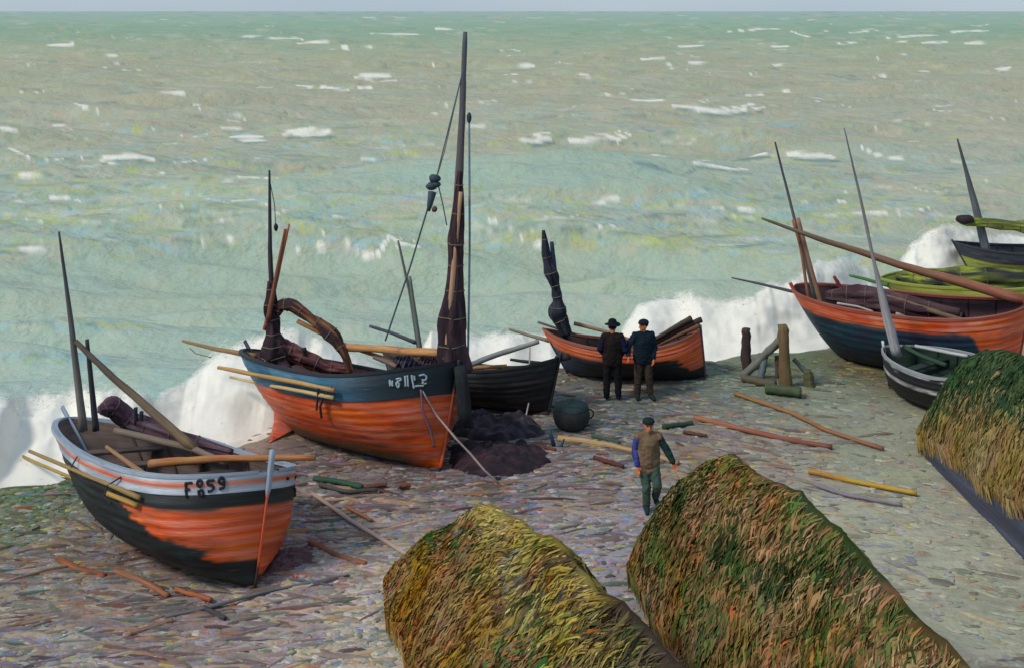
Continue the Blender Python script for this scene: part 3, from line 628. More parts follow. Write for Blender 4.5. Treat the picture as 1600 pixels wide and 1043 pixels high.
lettering(h1, [ZT(q) for q in ([(1240, 535), (1258, 570)], [(1240, 650), (1228, 680), (1250, 695), (1258, 665), (1242, 650)], [(1315, 570), (1325, 630), (1332, 705)], [(1400, 690), (1410, 750), (1418, 780)])], 1, 5, (26, 28, 36), B1)
Y1s = 20.6
pole('mast', px_path([(92, 362), (112, 510), (131, 672)], Y1s), .018, .075, (66, 66, 74), parent=B1, c1=(128, 120, 112), seed=1)
cr = pole('crutch_post', px_path([(136, 530), (143, 600), (150, 672)], 20.5), .035, .06, (52, 54, 58), parent=B1, seed=2)
pole('spar', px_path([(118, 533), (200, 610), (305, 702)], [20.55, 20.2, 19.7]), .045, .085, (78, 70, 66), 'long brown spar slanting from crutch post down into black and orange boat', c1=(128, 104, 76), seed=3)
bundle('furled_sail', px_path([(155, 640), (175, 634), (205, 660), (255, 676), (310, 693), (362, 706)], [20.9, 21.1, 21.2, 20.9, 20.6, 20.3]), [.06, .15, .17, .13, .11, .05], (82, 54, 68), label='dark purple furled sail along far gunwale of black and orange boat', seed=2, c2=(100, 80, 90))
for a, c in ((212, 650), (221, 656)): pole('thole_pin', px_path([(a, c-14), (a+1, c+12)], 21.0), .035, .035, (48, 50, 60), parent=B1, k=5)
pole('oar', lashed(h1, (128, 748), (222, 788), 32, .09), .028, .042, (172, 138, 66), 'lower of two yellow oars lashed outside pale blue gunwale', 'oar', seed=4, jit=.2, group='oars lashed to the boats')
pole('oar', lashed(h1, (126, 734), (226, 776), 46, .09), .028, .038, (150, 124, 74), 'upper of two yellow oars lashed outside pale blue gunwale', 'oar', seed=5, jit=.2, group='oars lashed to the boats')
line('lashing', [skin_pt(h1, 125, 712, -1, .05), skin_pt(h1, 122, 728, -1, .13), skin_pt(h1, 122, 748, -1, .12)], .014, (74, 70, 80), B1)
line('lashing', [skin_pt(h1, x_, y_, -1, o_) for x_, y_, o_ in ((192, 744, .04), (178, 757, .12), (174, 774, .13), (182, 786, .10))], .014, (50, 50, 56), B1)
pole('spar', px_path([(234, 724), (330, 716), (492, 714)], [19.2, 19.0, 18.75]), .075, .045, (170, 112, 66), 'tan orange plank laid across bow of black and orange boat', seed=6, jit=.25)
pole('spar', px_path([(166, 697), (232, 745)], [19.9, 19.2]), .03, .05, (158, 122, 88), 'short light stick lying inside black and orange boat', seed=7)
pole('spar', px_path([(180, 672), (300, 700), (352, 722)], [20.3, 19.7, 19.3]), .06, .05, (122, 106, 94), 'grey brown board lying lengthwise in black and orange boat', seed=8)

# ---- boat 2: blue and orange boat with the tall mast
def c2(u, v, s, n):
    c = mixc(ORANGE, (180, 74, 36), n*4+.1)
    weed = (1-sst(v+n*.22, .10, .26))*(1-sst(u, .80, .93)); c = mixc(c, mixc((92, 82, 44), (52, 60, 44), n*5+.4), weed*.9)
    c = mixc(c, (200, 96, 72), (1-sst(u, .1, .3))*.5)
    if s > 0: c = mixc(c, (140, 66, 34), np.clip(n*5+.3, 0, 1))
    return c
def c2b(u, v, s, n): return mixc(mixc((44, 94, 124), (72, 120, 144), n*5+.2), (28, 42, 48), sst(u+n*.15, .62, .92))
h2, B2 = boat('b2', 'blue and orange fishing boat with tall mast and dark furled sails', c2, c2b, .70, (36, 36, 46), (88, 66, 66), (lambda v: (52, 58, 72) if v > .6 else (176, 86, 60), lambda v: (40, 46, 46) if v > .74 else (186, 82, 38)), strakes=9, thwarts=(.3, .55, .75), post_up=(.24, .06))
ZU = lambda l: [(560+a/7.45, 540+c/7.45) for a, c in l]
lettering(h2, [ZU(q) for q in ([(372, 395), (380, 468)], [(405, 400), (408, 465)], [(372, 395), (392, 430), (408, 465)], [(445, 385), (490, 375), (515, 390), (465, 410), (445, 440), (470, 490), (488, 440), (455, 420)],
  [(552, 345), (560, 470)], [(580, 340), (588, 472)], [(630, 340), (640, 410), (658, 492)], [(660, 345), (664, 400)], [(658, 470), (700, 465), (765, 462)], [(715, 345), (770, 330), (808, 355), (790, 395), (745, 395)], [(765, 395), (755, 430), (770, 440), (800, 432)])], -1, 3.0, (168, 188, 196), B2)
Ym = 23.4
pole('mast', px_path([(727, 50), (722, 180), (712, 380), (703, 585)], Ym), .045, .12, (84, 86, 98), parent=B2, c1=(104, 92, 84), seed=11, k=24, n=12)
pole('yard', px_path([(720, 300), (708, 430), (696, 560)], Ym-.22), .04, .07, (176, 138, 108), parent=B2, seed=12)
bundle('furled_sail', px_path([(719, 268), (717, 320), (712, 380), (711, 420), (708, 470), (706, 520), (711, 580)], Ym-.1), [.04, .10, .17, .15, .21, .26, .36], (46, 34, 42), parent=B2, seed=4, k=60, c2=(74, 52, 60), fold=.55)
line('stay', px_path([(724, 108), (700, 205), (680, 285)], Ym), .013, (86, 100, 108), B2)
line('stay', px_path([(723, 112), (695, 235), (682, 280)], Ym-.05), .009, (86, 100, 108), B2)
line('stay', px_path([(676, 300), (640, 420), (602, 532)], Ym+.2), .018, (76, 92, 96), B2)
line('stay', px_path([(685, 290), (692, 320), (698, 352)], Ym), .013, (86, 100, 108), B2)
m = M()
for a, c, r in ((679, 279, 9), (674, 291, 8), (681, 288, 7)): m.blob(at(a, c, Ym), np.array([1.1, .8, .75])*r/FPX*Ym, (48, 66, 78), seed=a)
m.tube(px_path([(675, 300), (671, 322), (670, 330)], Ym), [.075, .06, .03], (52, 70, 82), n=8, jit=.3); m.blob(at(679, 327, Ym), .06, (92, 72, 68), seed=3)
m.build('pulley_block', MAT_IRON, B2)
line('halyard', px_path([(733, 186), (734, 380), (731, 580)], Ym-.1), .022, (112, 136, 150), B2)
m = M(); m.blob(at(733, 184, Ym-.1), np.array([.05, .05, .11]), (44, 54, 66), seed=5); m.build('pulley_block', MAT_IRON, B2)
pole('pole', px_path([(622, 376), (640, 455), (660, 580)], 24.3), .022, .045, (104, 112, 110), parent=B2, seed=13)
pole('pole', px_path([(640, 432), (650, 500), (662, 580)], 24.2), .035, .05, (112, 120, 112), parent=B2, seed=14)
# mizzen
Yz = 25.1
pole('mast', px_path([(421, 266), (422, 400), (430, 565)], Yz), .022, .08, (52, 56, 64), parent=B2, seed=15, c1=(70, 58, 58))
pole('spar', px_path([(452, 350), (436, 420), (414, 515)], Yz-.15), .02, .055, (164, 92, 56), 'orange spar leaning against small mast of blue and orange boat', seed=16)
pole('spar', px_path([(446, 358), (432, 430), (419, 500)], Yz-.25), .03, .06, (126, 78, 58), 'dark brown spar leaning beside orange spar at small mast', seed=17)
line('stay', px_path([(421, 280), (429, 320), (431, 360)], Yz), .010, (80, 84, 90), B2)
m = M(); m.blob(at(431, 355, Yz), np.array([.05, .05, .09]), (36, 36, 42), seed=8); m.build('pulley_block', MAT_IRON, B2)
bundle('furled_sail', px_path([(424, 440), (424, 480), (427, 520), (430, 550), (434, 575)], Yz-.1), [.10, .13, .16, .24, .32], (42, 30, 38), parent=B2, seed=6, c2=(68, 46, 54))
bundle('furled_sail', px_path([(432, 492), (438, 476), (458, 476), (484, 496), (506, 512), (524, 530), (538, 552), (548, 582)], [25.0, 24.95, 24.8, 24.6, 24.5, 24.4, 24.3, 24.2]), [.06, .10, .10, .08, .11, .15, .08, .07], (52, 38, 42), parent=B2, seed=9, c2=(128, 78, 46), fold=.6, k=56)
bundle('stowed_sail', px_path([(418, 556), (440, 545), (470, 556), (510, 574), (550, 578)], 25.1), [.12, .22, .20, .14, .08], (82, 46, 52), label='dark red sail heaped in stern of blue and orange boat', seed=12, c2=(128, 76, 78))
pole('thole_pin', px_path([(475, 543), (477, 570)], 25.0), .05, .045, (34, 32, 40), parent=B2, k=6)
pole('boom', px_path([(465, 502), (530, 535), (620, 566)], [24.9, 24.5, 24.0]), .05, .035, (160, 104, 58), parent=B2, seed=18)
pole('boom', px_path([(528, 541), (600, 546), (694, 552)], [24.5, 24.0, 23.3]), .075, .085, (184, 130, 80), parent=B2, seed=19, jit=.25)
pole('bowsprit', px_path([(285, 532), (335, 545), (400, 556)], [26.2, 25.9, 25.4]), .03, .06, (146, 114, 76), parent=B2, seed=20)
line('stay', px_path([(296, 543), (306, 552), (330, 558)], 26), .010, (128, 104, 92), B2)
pole('oar', lashed(h2, (402, 584), (531, 609), 341, .16), .04, .045, (184, 144, 84), 'upper pale oar lashed outside blue gunwale of tall masted boat', 'oar', seed=21, jit=.25, group='oars lashed to the boats')
pole('oar', lashed(h2, (408, 597), (529, 621), 360, .16), .03, .04, (196, 170, 112), 'lower pale oar lashed outside blue gunwale of tall masted boat', 'oar', seed=22, jit=.25, group='oars lashed to the boats')
line('lashing', [skin_pt(h2, x_, y_, -1, .15) for x_, y_ in ((527, 604), (514, 618), (508, 634), (510, 652))], .024, (54, 44, 48), B2)
line('lashing', [skin_pt(h2, x_, y_, -1, .2) for x_, y_ in ((508, 606), (505, 640))], .022, (54, 44, 48), B2)
pole('spar', px_path([(577, 509), (612, 520), (650, 535)], 24.3), .03, .045, (92, 92, 102), 'grey stick lying above boom of blue and orange boat', seed=23)
pole('spar', px_path([(585, 556), (620, 572)], [24.2, 23.9]), .06, .05, (124, 104, 98), 'short mauve board propped beneath orange boom', seed=24)
bundle('stowed_sail', px_path([(616, 560), (632, 566), (655, 574)], 24.0), [.05, .14, .08], (42, 54, 84), label='dark blue cloth bundle below orange boom of tall masted boat', seed=15)
bundle('stowed_sail', px_path([(655, 560), (672, 566), (690, 574)], 23.7), [.06, .16, .14], (88, 58, 82), label='purple cloth bundle at foot of tall mast', seed=16)
# rudder at the stern foot
m = M(); a0 = h2.W(0.0, .05, 1); a1 = h2.W(0.0, .52, 1); a0 = h2.W(.06, .03, -1); d = ground(422, 691, .02); e = at(432, 646, 24.9)
for k in (0,):
    nrm = h2.vec((0, 1, 0))*.035; base_ = np.array([a1, e, d, a0])
    g0 = [base_[0]*(1-t_)+base_[3]*t_ for t_ in np.linspace(0, 1, 9)]; g1 = [base_[1]*(1-t_)+base_[2]*t_ for t_ in np.linspace(0, 1, 9)]
    Pn = np.array([[q0*(1-k_)+q1*k_ for k_ in np.linspace(0, 1, 7)] for q0, q1 in zip(g0, g1)])
    ring = np.concatenate([Pn+nrm, (Pn-nrm)[:, ::-1]], 1); m.grid(ring, (196, 96, 74), wrap=True)
m.build('rudder', MAT_PAINT, B2)
line('bow_rope', [skin_pt(h2, x_, y_, -1, .05) for x_, y_ in ((660, 608), (663, 640), (675, 672), (681, 702))], .022, (118, 92, 104), B2)
g = ground(781, 756, .02); q = [skin_pt(h2, 662, 610, -1, .05), skin_pt(h2, 688, 648, -1, .12), at(712, 684, 22.0)]
line('mooring_rope', q+[ground(735, 708, .55), ground(757, 734, .30), g], .02, (158, 142, 136), label='mooring rope running from orange bow down to the shingle')
m = M()
P = px_path([(718, 572), (722, 600), (728, 640), (733, 668)], 22.75); m.tube(P, [.10, .13, .14, .07], (34, 40, 44), n=10, jit=.4); m.build('fender', MAT_CLOTH, B2)

# ---- boat 3: black
c3 = lambda u, v, s, n: mixc((26, 24, 27), (58, 50, 50), n*4+.1)
h3, B3 = boat('b3', 'low black fishing boat behind the orange bow of tall masted boat', c3, lambda u, v, s, n: mixc((20, 22, 24), (44, 54, 54), n*4), .72, (30, 34, 36), (110, 84, 60), (lambda v: (30, 30, 32), lambda v: (36, 36, 38)), strakes=6, thwarts=(.4, .7), post_up=(.1, .12), floor_v=.5)
pole('bowsprit', [h3.W(.97, 1.0, 1)+np.array([0, 0, .02]), at(888, 557, h3.W(1., 1., 1)[1]-.1)], .07, .075, (44, 44, 46), parent=B3, k=6)
pole('spar', px_path([(728, 572), (780, 552), (842, 533)], [25.9, 26.1, 26.3]), .065, .055, (112, 120, 128), 'grey spar resting aslant on bow of low black boat', seed=31, c1=(150, 146, 130))
pole('spar', px_path([(738, 574), (792, 571)], 26.2), .05, .04, (164, 124, 80), 'tan stick along gunwale of low black boat', seed=32)
pole('spar', px_path([(797, 561), (850, 568)], 26.1), .03, .05, (50, 54, 56), 'dark stick across bow of low black boat', seed=33)
line('hanging_rope', px_path([(828, 542), (827, 580), (827, 625), (818, 668), (814, 700)], [25.9, 25.75, 25.6, 24.9, 24.0]), .018, (170, 162, 158), label='pale rope hanging from grey spar past low black boat')

# ---- boat 4: orange and black, behind the two men
def c4(u, v, s, n):
    lb = .64-.46*sst(u+n*.2, .74, 1.0)
    return mixc(mixc((34, 30, 36), (40, 54, 72), sst(-u+n*.5, -.35, -.05)), mixc(ORANGE, (178, 88, 58), n*4), sst(v+n*.08, lb-.03, lb+.03)*sst(u, -.1, .05))
h4, B4 = boat('b4', 'small orange and black fishing boat behind the two standing men', c4, lambda u, v, s, n: mixc((212, 96, 50), (222, 128, 92), n*4+.2), .80, (150, 84, 58), (84, 62, 58), (lambda v: (44, 50, 66) if v < .7 else ORANGE, lambda v: (92, 70, 84)), strakes=6, thwarts=(.35, .6), post_up=(.05, .12), floor_v=.5)
bundle('furled_sail', px_path([(849, 360), (853, 395), (860, 425), (868, 450), (872, 470), (871, 490), (886, 522)], 28.7), [.03, .10, .14, .11, .10, .21, .14], (52, 56, 68), parent=B4, seed=21, k=60, c2=(36, 38, 50), fold=.6)
pole('mast', px_path([(862, 378), (868, 440), (884, 530)], 28.72), .05, .09, (48, 56, 78), parent=B4, seed=35)
pole('spar', px_path([(795, 514), (825, 523), (858, 532)], [28.9, 28.8, 28.6]), .03, .05, (138, 126, 106), 'grey pole sticking out left from small orange and black boat', seed=36)
pole('spar', px_path([(840, 503), (868, 512), (900, 522)], 28.9), .03, .03, (112, 110, 110), 'thin grey pole across stern of small orange boat behind its dark mast', seed=37)
pole('spar', px_path([(897, 505), (940, 516), (990, 532)], [29.1, 28.9, 28.7]), .05, .04, (150, 122, 98), 'slim tan boom lying behind man in broad hat', seed=38)
for k, (l, c, lb) in enumerate([([(1016, 534), (1050, 514), (1080, 497)], (74, 62, 54), 'topmost dark spar in bundle on orange bow'), ([(1022, 536), (1058, 516), (1096, 499)], (66, 50, 48), 'middle dark spar in bundle on orange bow'), ([(1026, 540), (1062, 522), (1093, 508)], (110, 76, 58), 'lowest brown spar in bundle on orange bow')]):
    pole('spar', px_path(l, [28.6, 28.3, 28.1]), .05, .07, c, lb, seed=40+k, group='spars bundled on the orange bow')

# ---- boat 5: big boat at the right, dark blue with an orange top strake
def c5(u, v, s, n):
    lb = .80-.72*sst(u, .78, .90)
    return mixc(mixc((38, 46, 66), (26, 62, 78), n*5+.3), mixc(ORANGE, (176, 82, 52), n*4), sst(v+n*.06, lb-.02, lb+.02))
h5, B5 = boat('b5', 'large dark blue fishing boat with orange top strake at right', c5, lambda u, v, s, n: mixc((196, 82, 40), (206, 116, 78), n*4+.1), .84, (150, 72, 52), (72, 52, 56), (lambda v: (168, 66, 42) if v > .75 else (30, 44, 58), lambda v: (160, 74, 44)), strakes=8, thwarts=(.3, .5, .7), post_up=(.12, .1), floor_v=.5, floor_c=(60, 44, 50))
pole('mast', px_path([(1211, 222), (1238, 330), (1277, 478)], 30.0), .022, .055, (64, 66, 70), parent=B5, seed=51, c1=(128, 132, 128))
pole('spar', px_path([(1240, 344), (1252, 390), (1262, 460), (1268, 478)], 29.8), .05, .035, (142, 92, 68), 'left of two short brown poles beside right hand mast', seed=52)
pole('spar', px_path([(1247, 341), (1262, 400), (1284, 480)], 29.75), .05, .06, (150, 110, 88), 'right of two short brown poles beside right hand mast', seed=53)
pole('bowsprit', px_path([(1143, 434), (1190, 444), (1244, 457)], [30.9, 30.6, 30.1]), .02, .045, (74, 76, 84), parent=B5, seed=54)
pole('yard', px_path([(1190, 341), (1260, 366), (1340, 392), (1450, 426), (1602, 470)], [29.6, 29.4, 29.2, 28.8, 28.0]), .05, .13, (98, 98, 80), parent=B5, rad=(.03, .06, .08, .11, .14), c1=(150, 92, 70), seed=55, k=24)
pole('spar', px_path([(1385, 462), (1450, 484), (1540, 512)], [29.2, 28.6, 28.0]), .06, .07, (116, 98, 72), 'olive brown spar lying inside large dark blue boat', seed=56)
pole('spar', px_path([(1308, 474), (1340, 479), (1364, 487)], 29.2), .03, .03, (198, 190, 184), 'short white stick inside large dark blue boat', seed=57)
pole('spar', px_path([(1400, 490), (1440, 500), (1475, 506)], 28.9), .04, .03, (170, 162, 158), 'pale grey stick along inner gunwale of large dark blue boat', seed=58)
pole('thole_pin', px_path([(1303, 432), (1308, 440), (1318, 458)], 29.9), .04, .06, (128, 50, 46), parent=B5, k=7)
bundle('stowed_sail', px_path([(1290, 462), (1330, 462), (1380, 468), (1440, 480), (1500, 488)], [29.9, 29.6, 29.3, 28.8, 28.4]), [.1, .2, .22, .2, .1], (66, 44, 52), label='dark maroon sail stowed along inside of large dark blue boat', seed=24, c2=(92, 68, 72))

# ---- boat 7 and 8: yellow green boats far right
YG = (150, 158, 54)
h7, B7 = boat('b7', 'yellow green fishing boat just beyond large dark blue boat', lambda u, v, s, n: mixc((56, 42, 50), (76, 62, 60), n*4), lambda u, v, s, n: mixc(YG, (172, 178, 84), n*4+.1), .34, (142, 152, 58), (112, 122, 56), (lambda v: (134, 148, 54), lambda v: (110, 100, 54)), strakes=5, thwarts=(.5,), post_up=(.05, .06), floor_v=.72, floor_c=(36, 36, 46))
pole('spar', px_path([(1327, 430), (1355, 437), (1388, 446)], 34.6), .04, .06, (78, 130, 72), 'short green pole sticking out from yellow green boat', seed=61)
bundle('stowed_sail', px_path([(1400, 432), (1440, 436), (1500, 440), (1600, 438)], [34.7, 34.5, 34.3, 34.0]), [.10, .26, .34, .30], (132, 142, 54), label='yellow green and black sail heaped in yellow green boat', seed=27, c2=(44, 46, 46))
h8, B8 = boat('b8', 'far dark grey fishing boat with yellow green lower hull', lambda u, v, s, n: mixc((148, 158, 66), (110, 128, 62), n*4), lambda u, v, s, n: mixc((46, 52, 64), (70, 78, 84), n*4), .55, (44, 48, 58), (52, 54, 62), (lambda v: (50, 56, 66), lambda v: (50, 56, 66)), strakes=4, thwarts=(.4,), post_up=(.08, .08), floor_v=.6)
pole('mast', px_path([(1496, 217), (1512, 275), (1526, 330), (1543, 400)], 39.4), .03, .22, (72, 76, 80), parent=B8, seed=62, c1=(104, 110, 116), rad=(.03, .08, .13, .16))
bundle('furled_sail', px_path([(1500, 345), (1522, 347), (1560, 351), (1610, 355), (1680, 360)], 39.2), [.10, .16, .16, .20, .16], (124, 136, 56), parent=B8, seed=29, c2=(92, 100, 50))
m = M(); m.blob(at(1508, 343, 39.1), np.array([.32, .2, .16]), (50, 40, 48), seed=9); m.build('pulley_block', MAT_CLOTH, B8)

# ---- boat 9: small black and white boat behind the right hand hut
def c9(u, v, s, n): return mixc((24, 22, 26), (208, 208, 206), np.exp(-(((v-.68)/.035)**2)**2)*np.clip(.8+n*2, 0, 1))
h9, B9 = boat('b9', 'small black boat with white stripes beside right hand thatched hut', c9, lambda u, v, s, n: mixc((30, 32, 36), (200, 204, 206), sst(v+n*.2, .90, .94)*np.clip(.75+n*2, 0, 1)), .78, (150, 154, 156), (34, 52, 44), (lambda v: (40, 42, 44), lambda v: (206, 208, 206) if v > .72 else (28, 26, 30)), strakes=5, thwarts=(.45, .7), post_up=(.1, .14), floor_v=.6, floor_c=(30, 48, 40), rail_w=.04)
yb9 = h9.W(.9, .8, 1)[1]
pole('mast', px_path([(1319, 200), (1340, 290), (1362, 390), (1382, 480), (1402, 556)], yb9-.1), .02, .14, (98, 100, 104), parent=B9, c1=(176, 172, 174), rad=(.012, .022, .030, .038, .042, .09, .115, .12), seed=63, k=24)
pole('spar', px_path([(1412, 541), (1440, 556), (1478, 570)], [27., 26.5, 26]), .05, .05, (44, 70, 52), 'green pole lying inside small black and white boat', seed=64)
pole('spar', px_path([(1430, 540), (1470, 548), (1512, 556)], [27., 26.6, 26.2]), .04, .04, (176, 178, 180), 'whitish pole lying along far side of small black and white boat', seed=65)

# ------------------------------------------------------------------ thatched boat huts
def bez(a, c, b_, t): return a*(1-t)**2+2*c*t*(1-t)+b_*t**2
def hut(label, st, palf, nstraw, hull_c, seed, straw=(.25, .60), cat='hut', hullside=None):
    """st: list of (left eave, ridge, right eave) stations from near to far; the last ones close the rounded end"""
    st = np.array(st, float); k = 70; tt = np.linspace(0, len(st)-1, k)
    S = np.stack([np.stack([np.interp(tt, np.arange(len(st)), st[:, i, j]) for j in range(3)], -1) for i in range(3)], 1)
    for _ in range(4): S[1:-1] = (S[:-2]+2*S[1:-1]+S[2:])/4
    cen = (S[:, 0]+S[:, 2])/2
    rt = thing('thatched_hut', tuple(np.array([cen[:, 0].mean(), cen[:, 1].mean(), 0])), label, 'hut', 'old boats roofed with thatch as huts')
    n = 22; a = np.linspace(0, 1, n)[None, :, None]
    def side(E, R, flat=False):
        if flat: c = R*.5+E*.5; return (1-a)**2*E[:, None]+2*a*(1-a)*c[:, None]+a**2*R[:, None]
        c = R*.55+E*.45+np.stack([(E-R)[:, 0]*.13, (E-R)[:, 1]*.13, .12*(R-E)[:, 2]], -1)
        return (1-a)**2*E[:, None]+2*a*(1-a)*c[:, None]+a**2*R[:, None]
    Lf = side(S[:, 0], S[:, 1]); Rf = side(S[:, 2], S[:, 1], True)[:, ::-1]
    P = np.concatenate([Lf, Rf[:, 1:]], 1)
    nz = (fbm(P*1.1, seed)-.5)*.34+(fbm(P*3.6, seed+4)-.5)*.20
    P = P+nz[..., None]*np.array([.3, .3, 1.])
    kk, nn = P.shape[:2]
    s_ = np.linspace(0, 1, kk)[:, None]+np.zeros((1, nn)); x_ = np.linspace(0, 1, nn)[None]+np.zeros((kk, 1))
    m = M(); m.grid(P, palf(P.reshape(-1, 3), s_.ravel(), x_.ravel(), np.full(kk*nn, .5), 0).reshape(kk, nn, 3)*.8, flip=True)
    # eave underside
    E = np.concatenate([S[:, 0], S[::-1, 2]]); 
    r_ = np.random.default_rng(seed)
    si = r_.random(nstraw)*(kk-1.01); xi = r_.random(nstraw)*(nn-1.01)
    def samp(si, xi):
        i = np.floor(si).astype(int); j = np.floor(xi).astype(int); f = (si-i)[:, None]; g_ = (xi-j)[:, None]
        return P[i, j]*(1-f)*(1-g_)+P[i+1, j]*f*(1-g_)+P[i, j+1]*(1-f)*g_+P[i+1, j+1]*f*g_
    L0 = r_.uniform(straw[0], straw[1], nstraw)
    left = xi < (nn-1)/2
    hgt = 1.6
    half = (nn-1)/2.0
    # straw runs down the slope from its root and slants a little along the roof
    width = np.linalg.norm(P[:, 0]-P[:, nn//2], axis=1)[np.floor(si).astype(int)]+.2
    dx = np.where(left, -1, 1)*L0/width*half
    slant = (r_.normal(0, .13, nstraw)-.10)*L0/6.0*kk
    q = []
    for t_ in (0, .5, 1.0):
        q.append(samp(np.clip(si+slant*t_, 0, kk-1.01), np.clip(xi+dx*t_, 0, nn-1.01)))
    over = np.clip(np.where(left, -(xi+dx), (xi+dx)-(nn-1)), 0, 5)/half*width
    q[2] = q[2]-np.stack([0*over, 0*over, over*.6], -1)
    up = np.array([0, 0, 1.]); nl = np.where(left[:, None], np.array([[-.75, -.1, .65]]), np.array([[.75, -.1, .65]]))
    lift = r_.uniform(.005, .035, nstraw)[:, None]
    tdir = q[2]-q[0]; wdir = np.cross(tdir, nl); wdir /= np.linalg.norm(wdir, axis=1)[:, None]+1e-9
    tw = r_.normal(0, .8, nstraw)[:, None]; wdir = wdir*np.cos(tw)+nl*np.sin(tw)
    w = r_.uniform(.006, .017, nstraw)[:, None]*(1+1.2*(r_.random(nstraw) < .1))[:, None]
    cs = palf(q[0], si/(kk-1), xi/(nn-1), r_.random(nstraw), 1)
    V = np.stack([q[0]-nl*.01-wdir*w*.6, q[0]-nl*.01+wdir*w*.6, q[1]+nl*(lift+.035*L0[:, None])-wdir*w, q[1]+nl*(lift+.035*L0[:, None])+wdir*w, q[2]+nl*lift*.6-wdir*w*.35, q[2]+nl*lift*.6+wdir*w*.35], 1)
    base_i = np.arange(nstraw)[:, None]*6
    F_ = np.concatenate([base_i+np.array([[0, 1, 3, 2]]), base_i+np.array([[2, 3, 5, 4]])])
    m.add(V.reshape(-1, 3), F_, np.repeat(cs, 6, 0))
    m.build('thatch', MAT_STRAW, rt)
    # old boat under the thatch
    m = M()
    for sgn, c_ in ((0, hull_c), (2, hull_c)):
        E = S[:, sgn]; mid = S[:, 1].copy(); inn = E+(mid-E)*np.array([.06, .06, 0]); inn[:, 2] = E[:, 2]+.18
        vv = np.linspace(0, 1, 12)[None, :, None]
        low = inn.copy(); low[:, 2] = -.1; low[:, :2] = inn[:, :2]+(mid-inn)[:, :2]*(.10 if hullside is None else hullside)
        Q = inn[:, None]*(1-vv)+low[:, None]*vv; Q[..., :2] += ((E-mid)[:, None, :2])*(.05*np.sin(vv*math.pi))
        z_ = np.broadcast_to(vv[..., 0], Q.shape[:2]); L_ = np.broadcast_to(np.linspace(0, 6, len(E))[:, None], Q.shape[:2])
        cc = mixc(hull_c, (84, 98, 128), (fbm(np.stack([L_*.5, z_*5, 0*z_], -1), seed+9)-.45)*4)
        m.grid(Q, cc, np.stack([L_, z_*1.5, 0*z_], -1), flip=(sgn == 0))
    m.build('hull', MAT_PAINT, rt)
    return rt
def pal(cols, ws):
    cols = np.array(cols, float); cw = np.cumsum(ws)/np.sum(ws)
    return lambda r: cols[np.minimum(np.searchsorted(cw, r), len(cols)-1)]
def palB(p, s, x, r, strip):
    q_ = np.random.default_rng(66); N_ = len(s); x = x+q_.normal(0, .055, N_); s = s+q_.normal(0, .05, N_); jn = lambda: q_.normal(0, .055, N_)
    n = fbm(p*np.array([.9, .9, .9]), 101)+jn(); n2 = fbm(p*2.3, 103)+jn(); n3 = fbm(p*1.5, 105)+jn()
    br = pal([(104, 84, 56), (118, 98, 66), (86, 74, 48), (126, 98, 70), (84, 88, 50), (140, 104, 68)], [4, 3, 3, 2, 2, 1])(r)
    gr = pal([(62, 80, 44), (76, 98, 50), (54, 68, 42), (92, 98, 56), (112, 90, 62)], [3, 2, 2, 3, 3])(r)
    rd = pal([(142, 112, 82), (128, 100, 72), (158, 126, 94), (84, 96, 54), (112, 92, 60)], [3, 3, 1, 2, 2])(r)
    rs = pal([(150, 92, 58), (124, 90, 60), (82, 98, 52)], [2, 3, 1])(r)
    dk = pal([(36, 52, 30), (48, 66, 32), (60, 58, 36)], [2, 2, 1])(r)
    c = np.where((n2 > .60)[:, None], gr, br); c = np.where(((n < .40) & (n2 < .5))[:, None], rs, c)
    c = np.where((np.abs(x-.41) < .05+.08*(n2-.5))[:, None], np.where((n3 > .54)[:, None], dk, rd), c)
    c = np.where(((x < .36) & (n3 > .62) & (x > .2))[:, None], dk*1.1, c)
    c = np.where((x > .48)[:, None], np.where((n > .52)[:, None], gr, br), c)
    c = np.where(((s > .76) & (x > .3))[:, None], np.where((n3 > .54)[:, None], dk, rd), c)
    return np.clip(c*np.array([1.16, 1.13, 1.08])+np.array([4, 3, 2]), 0, 235)
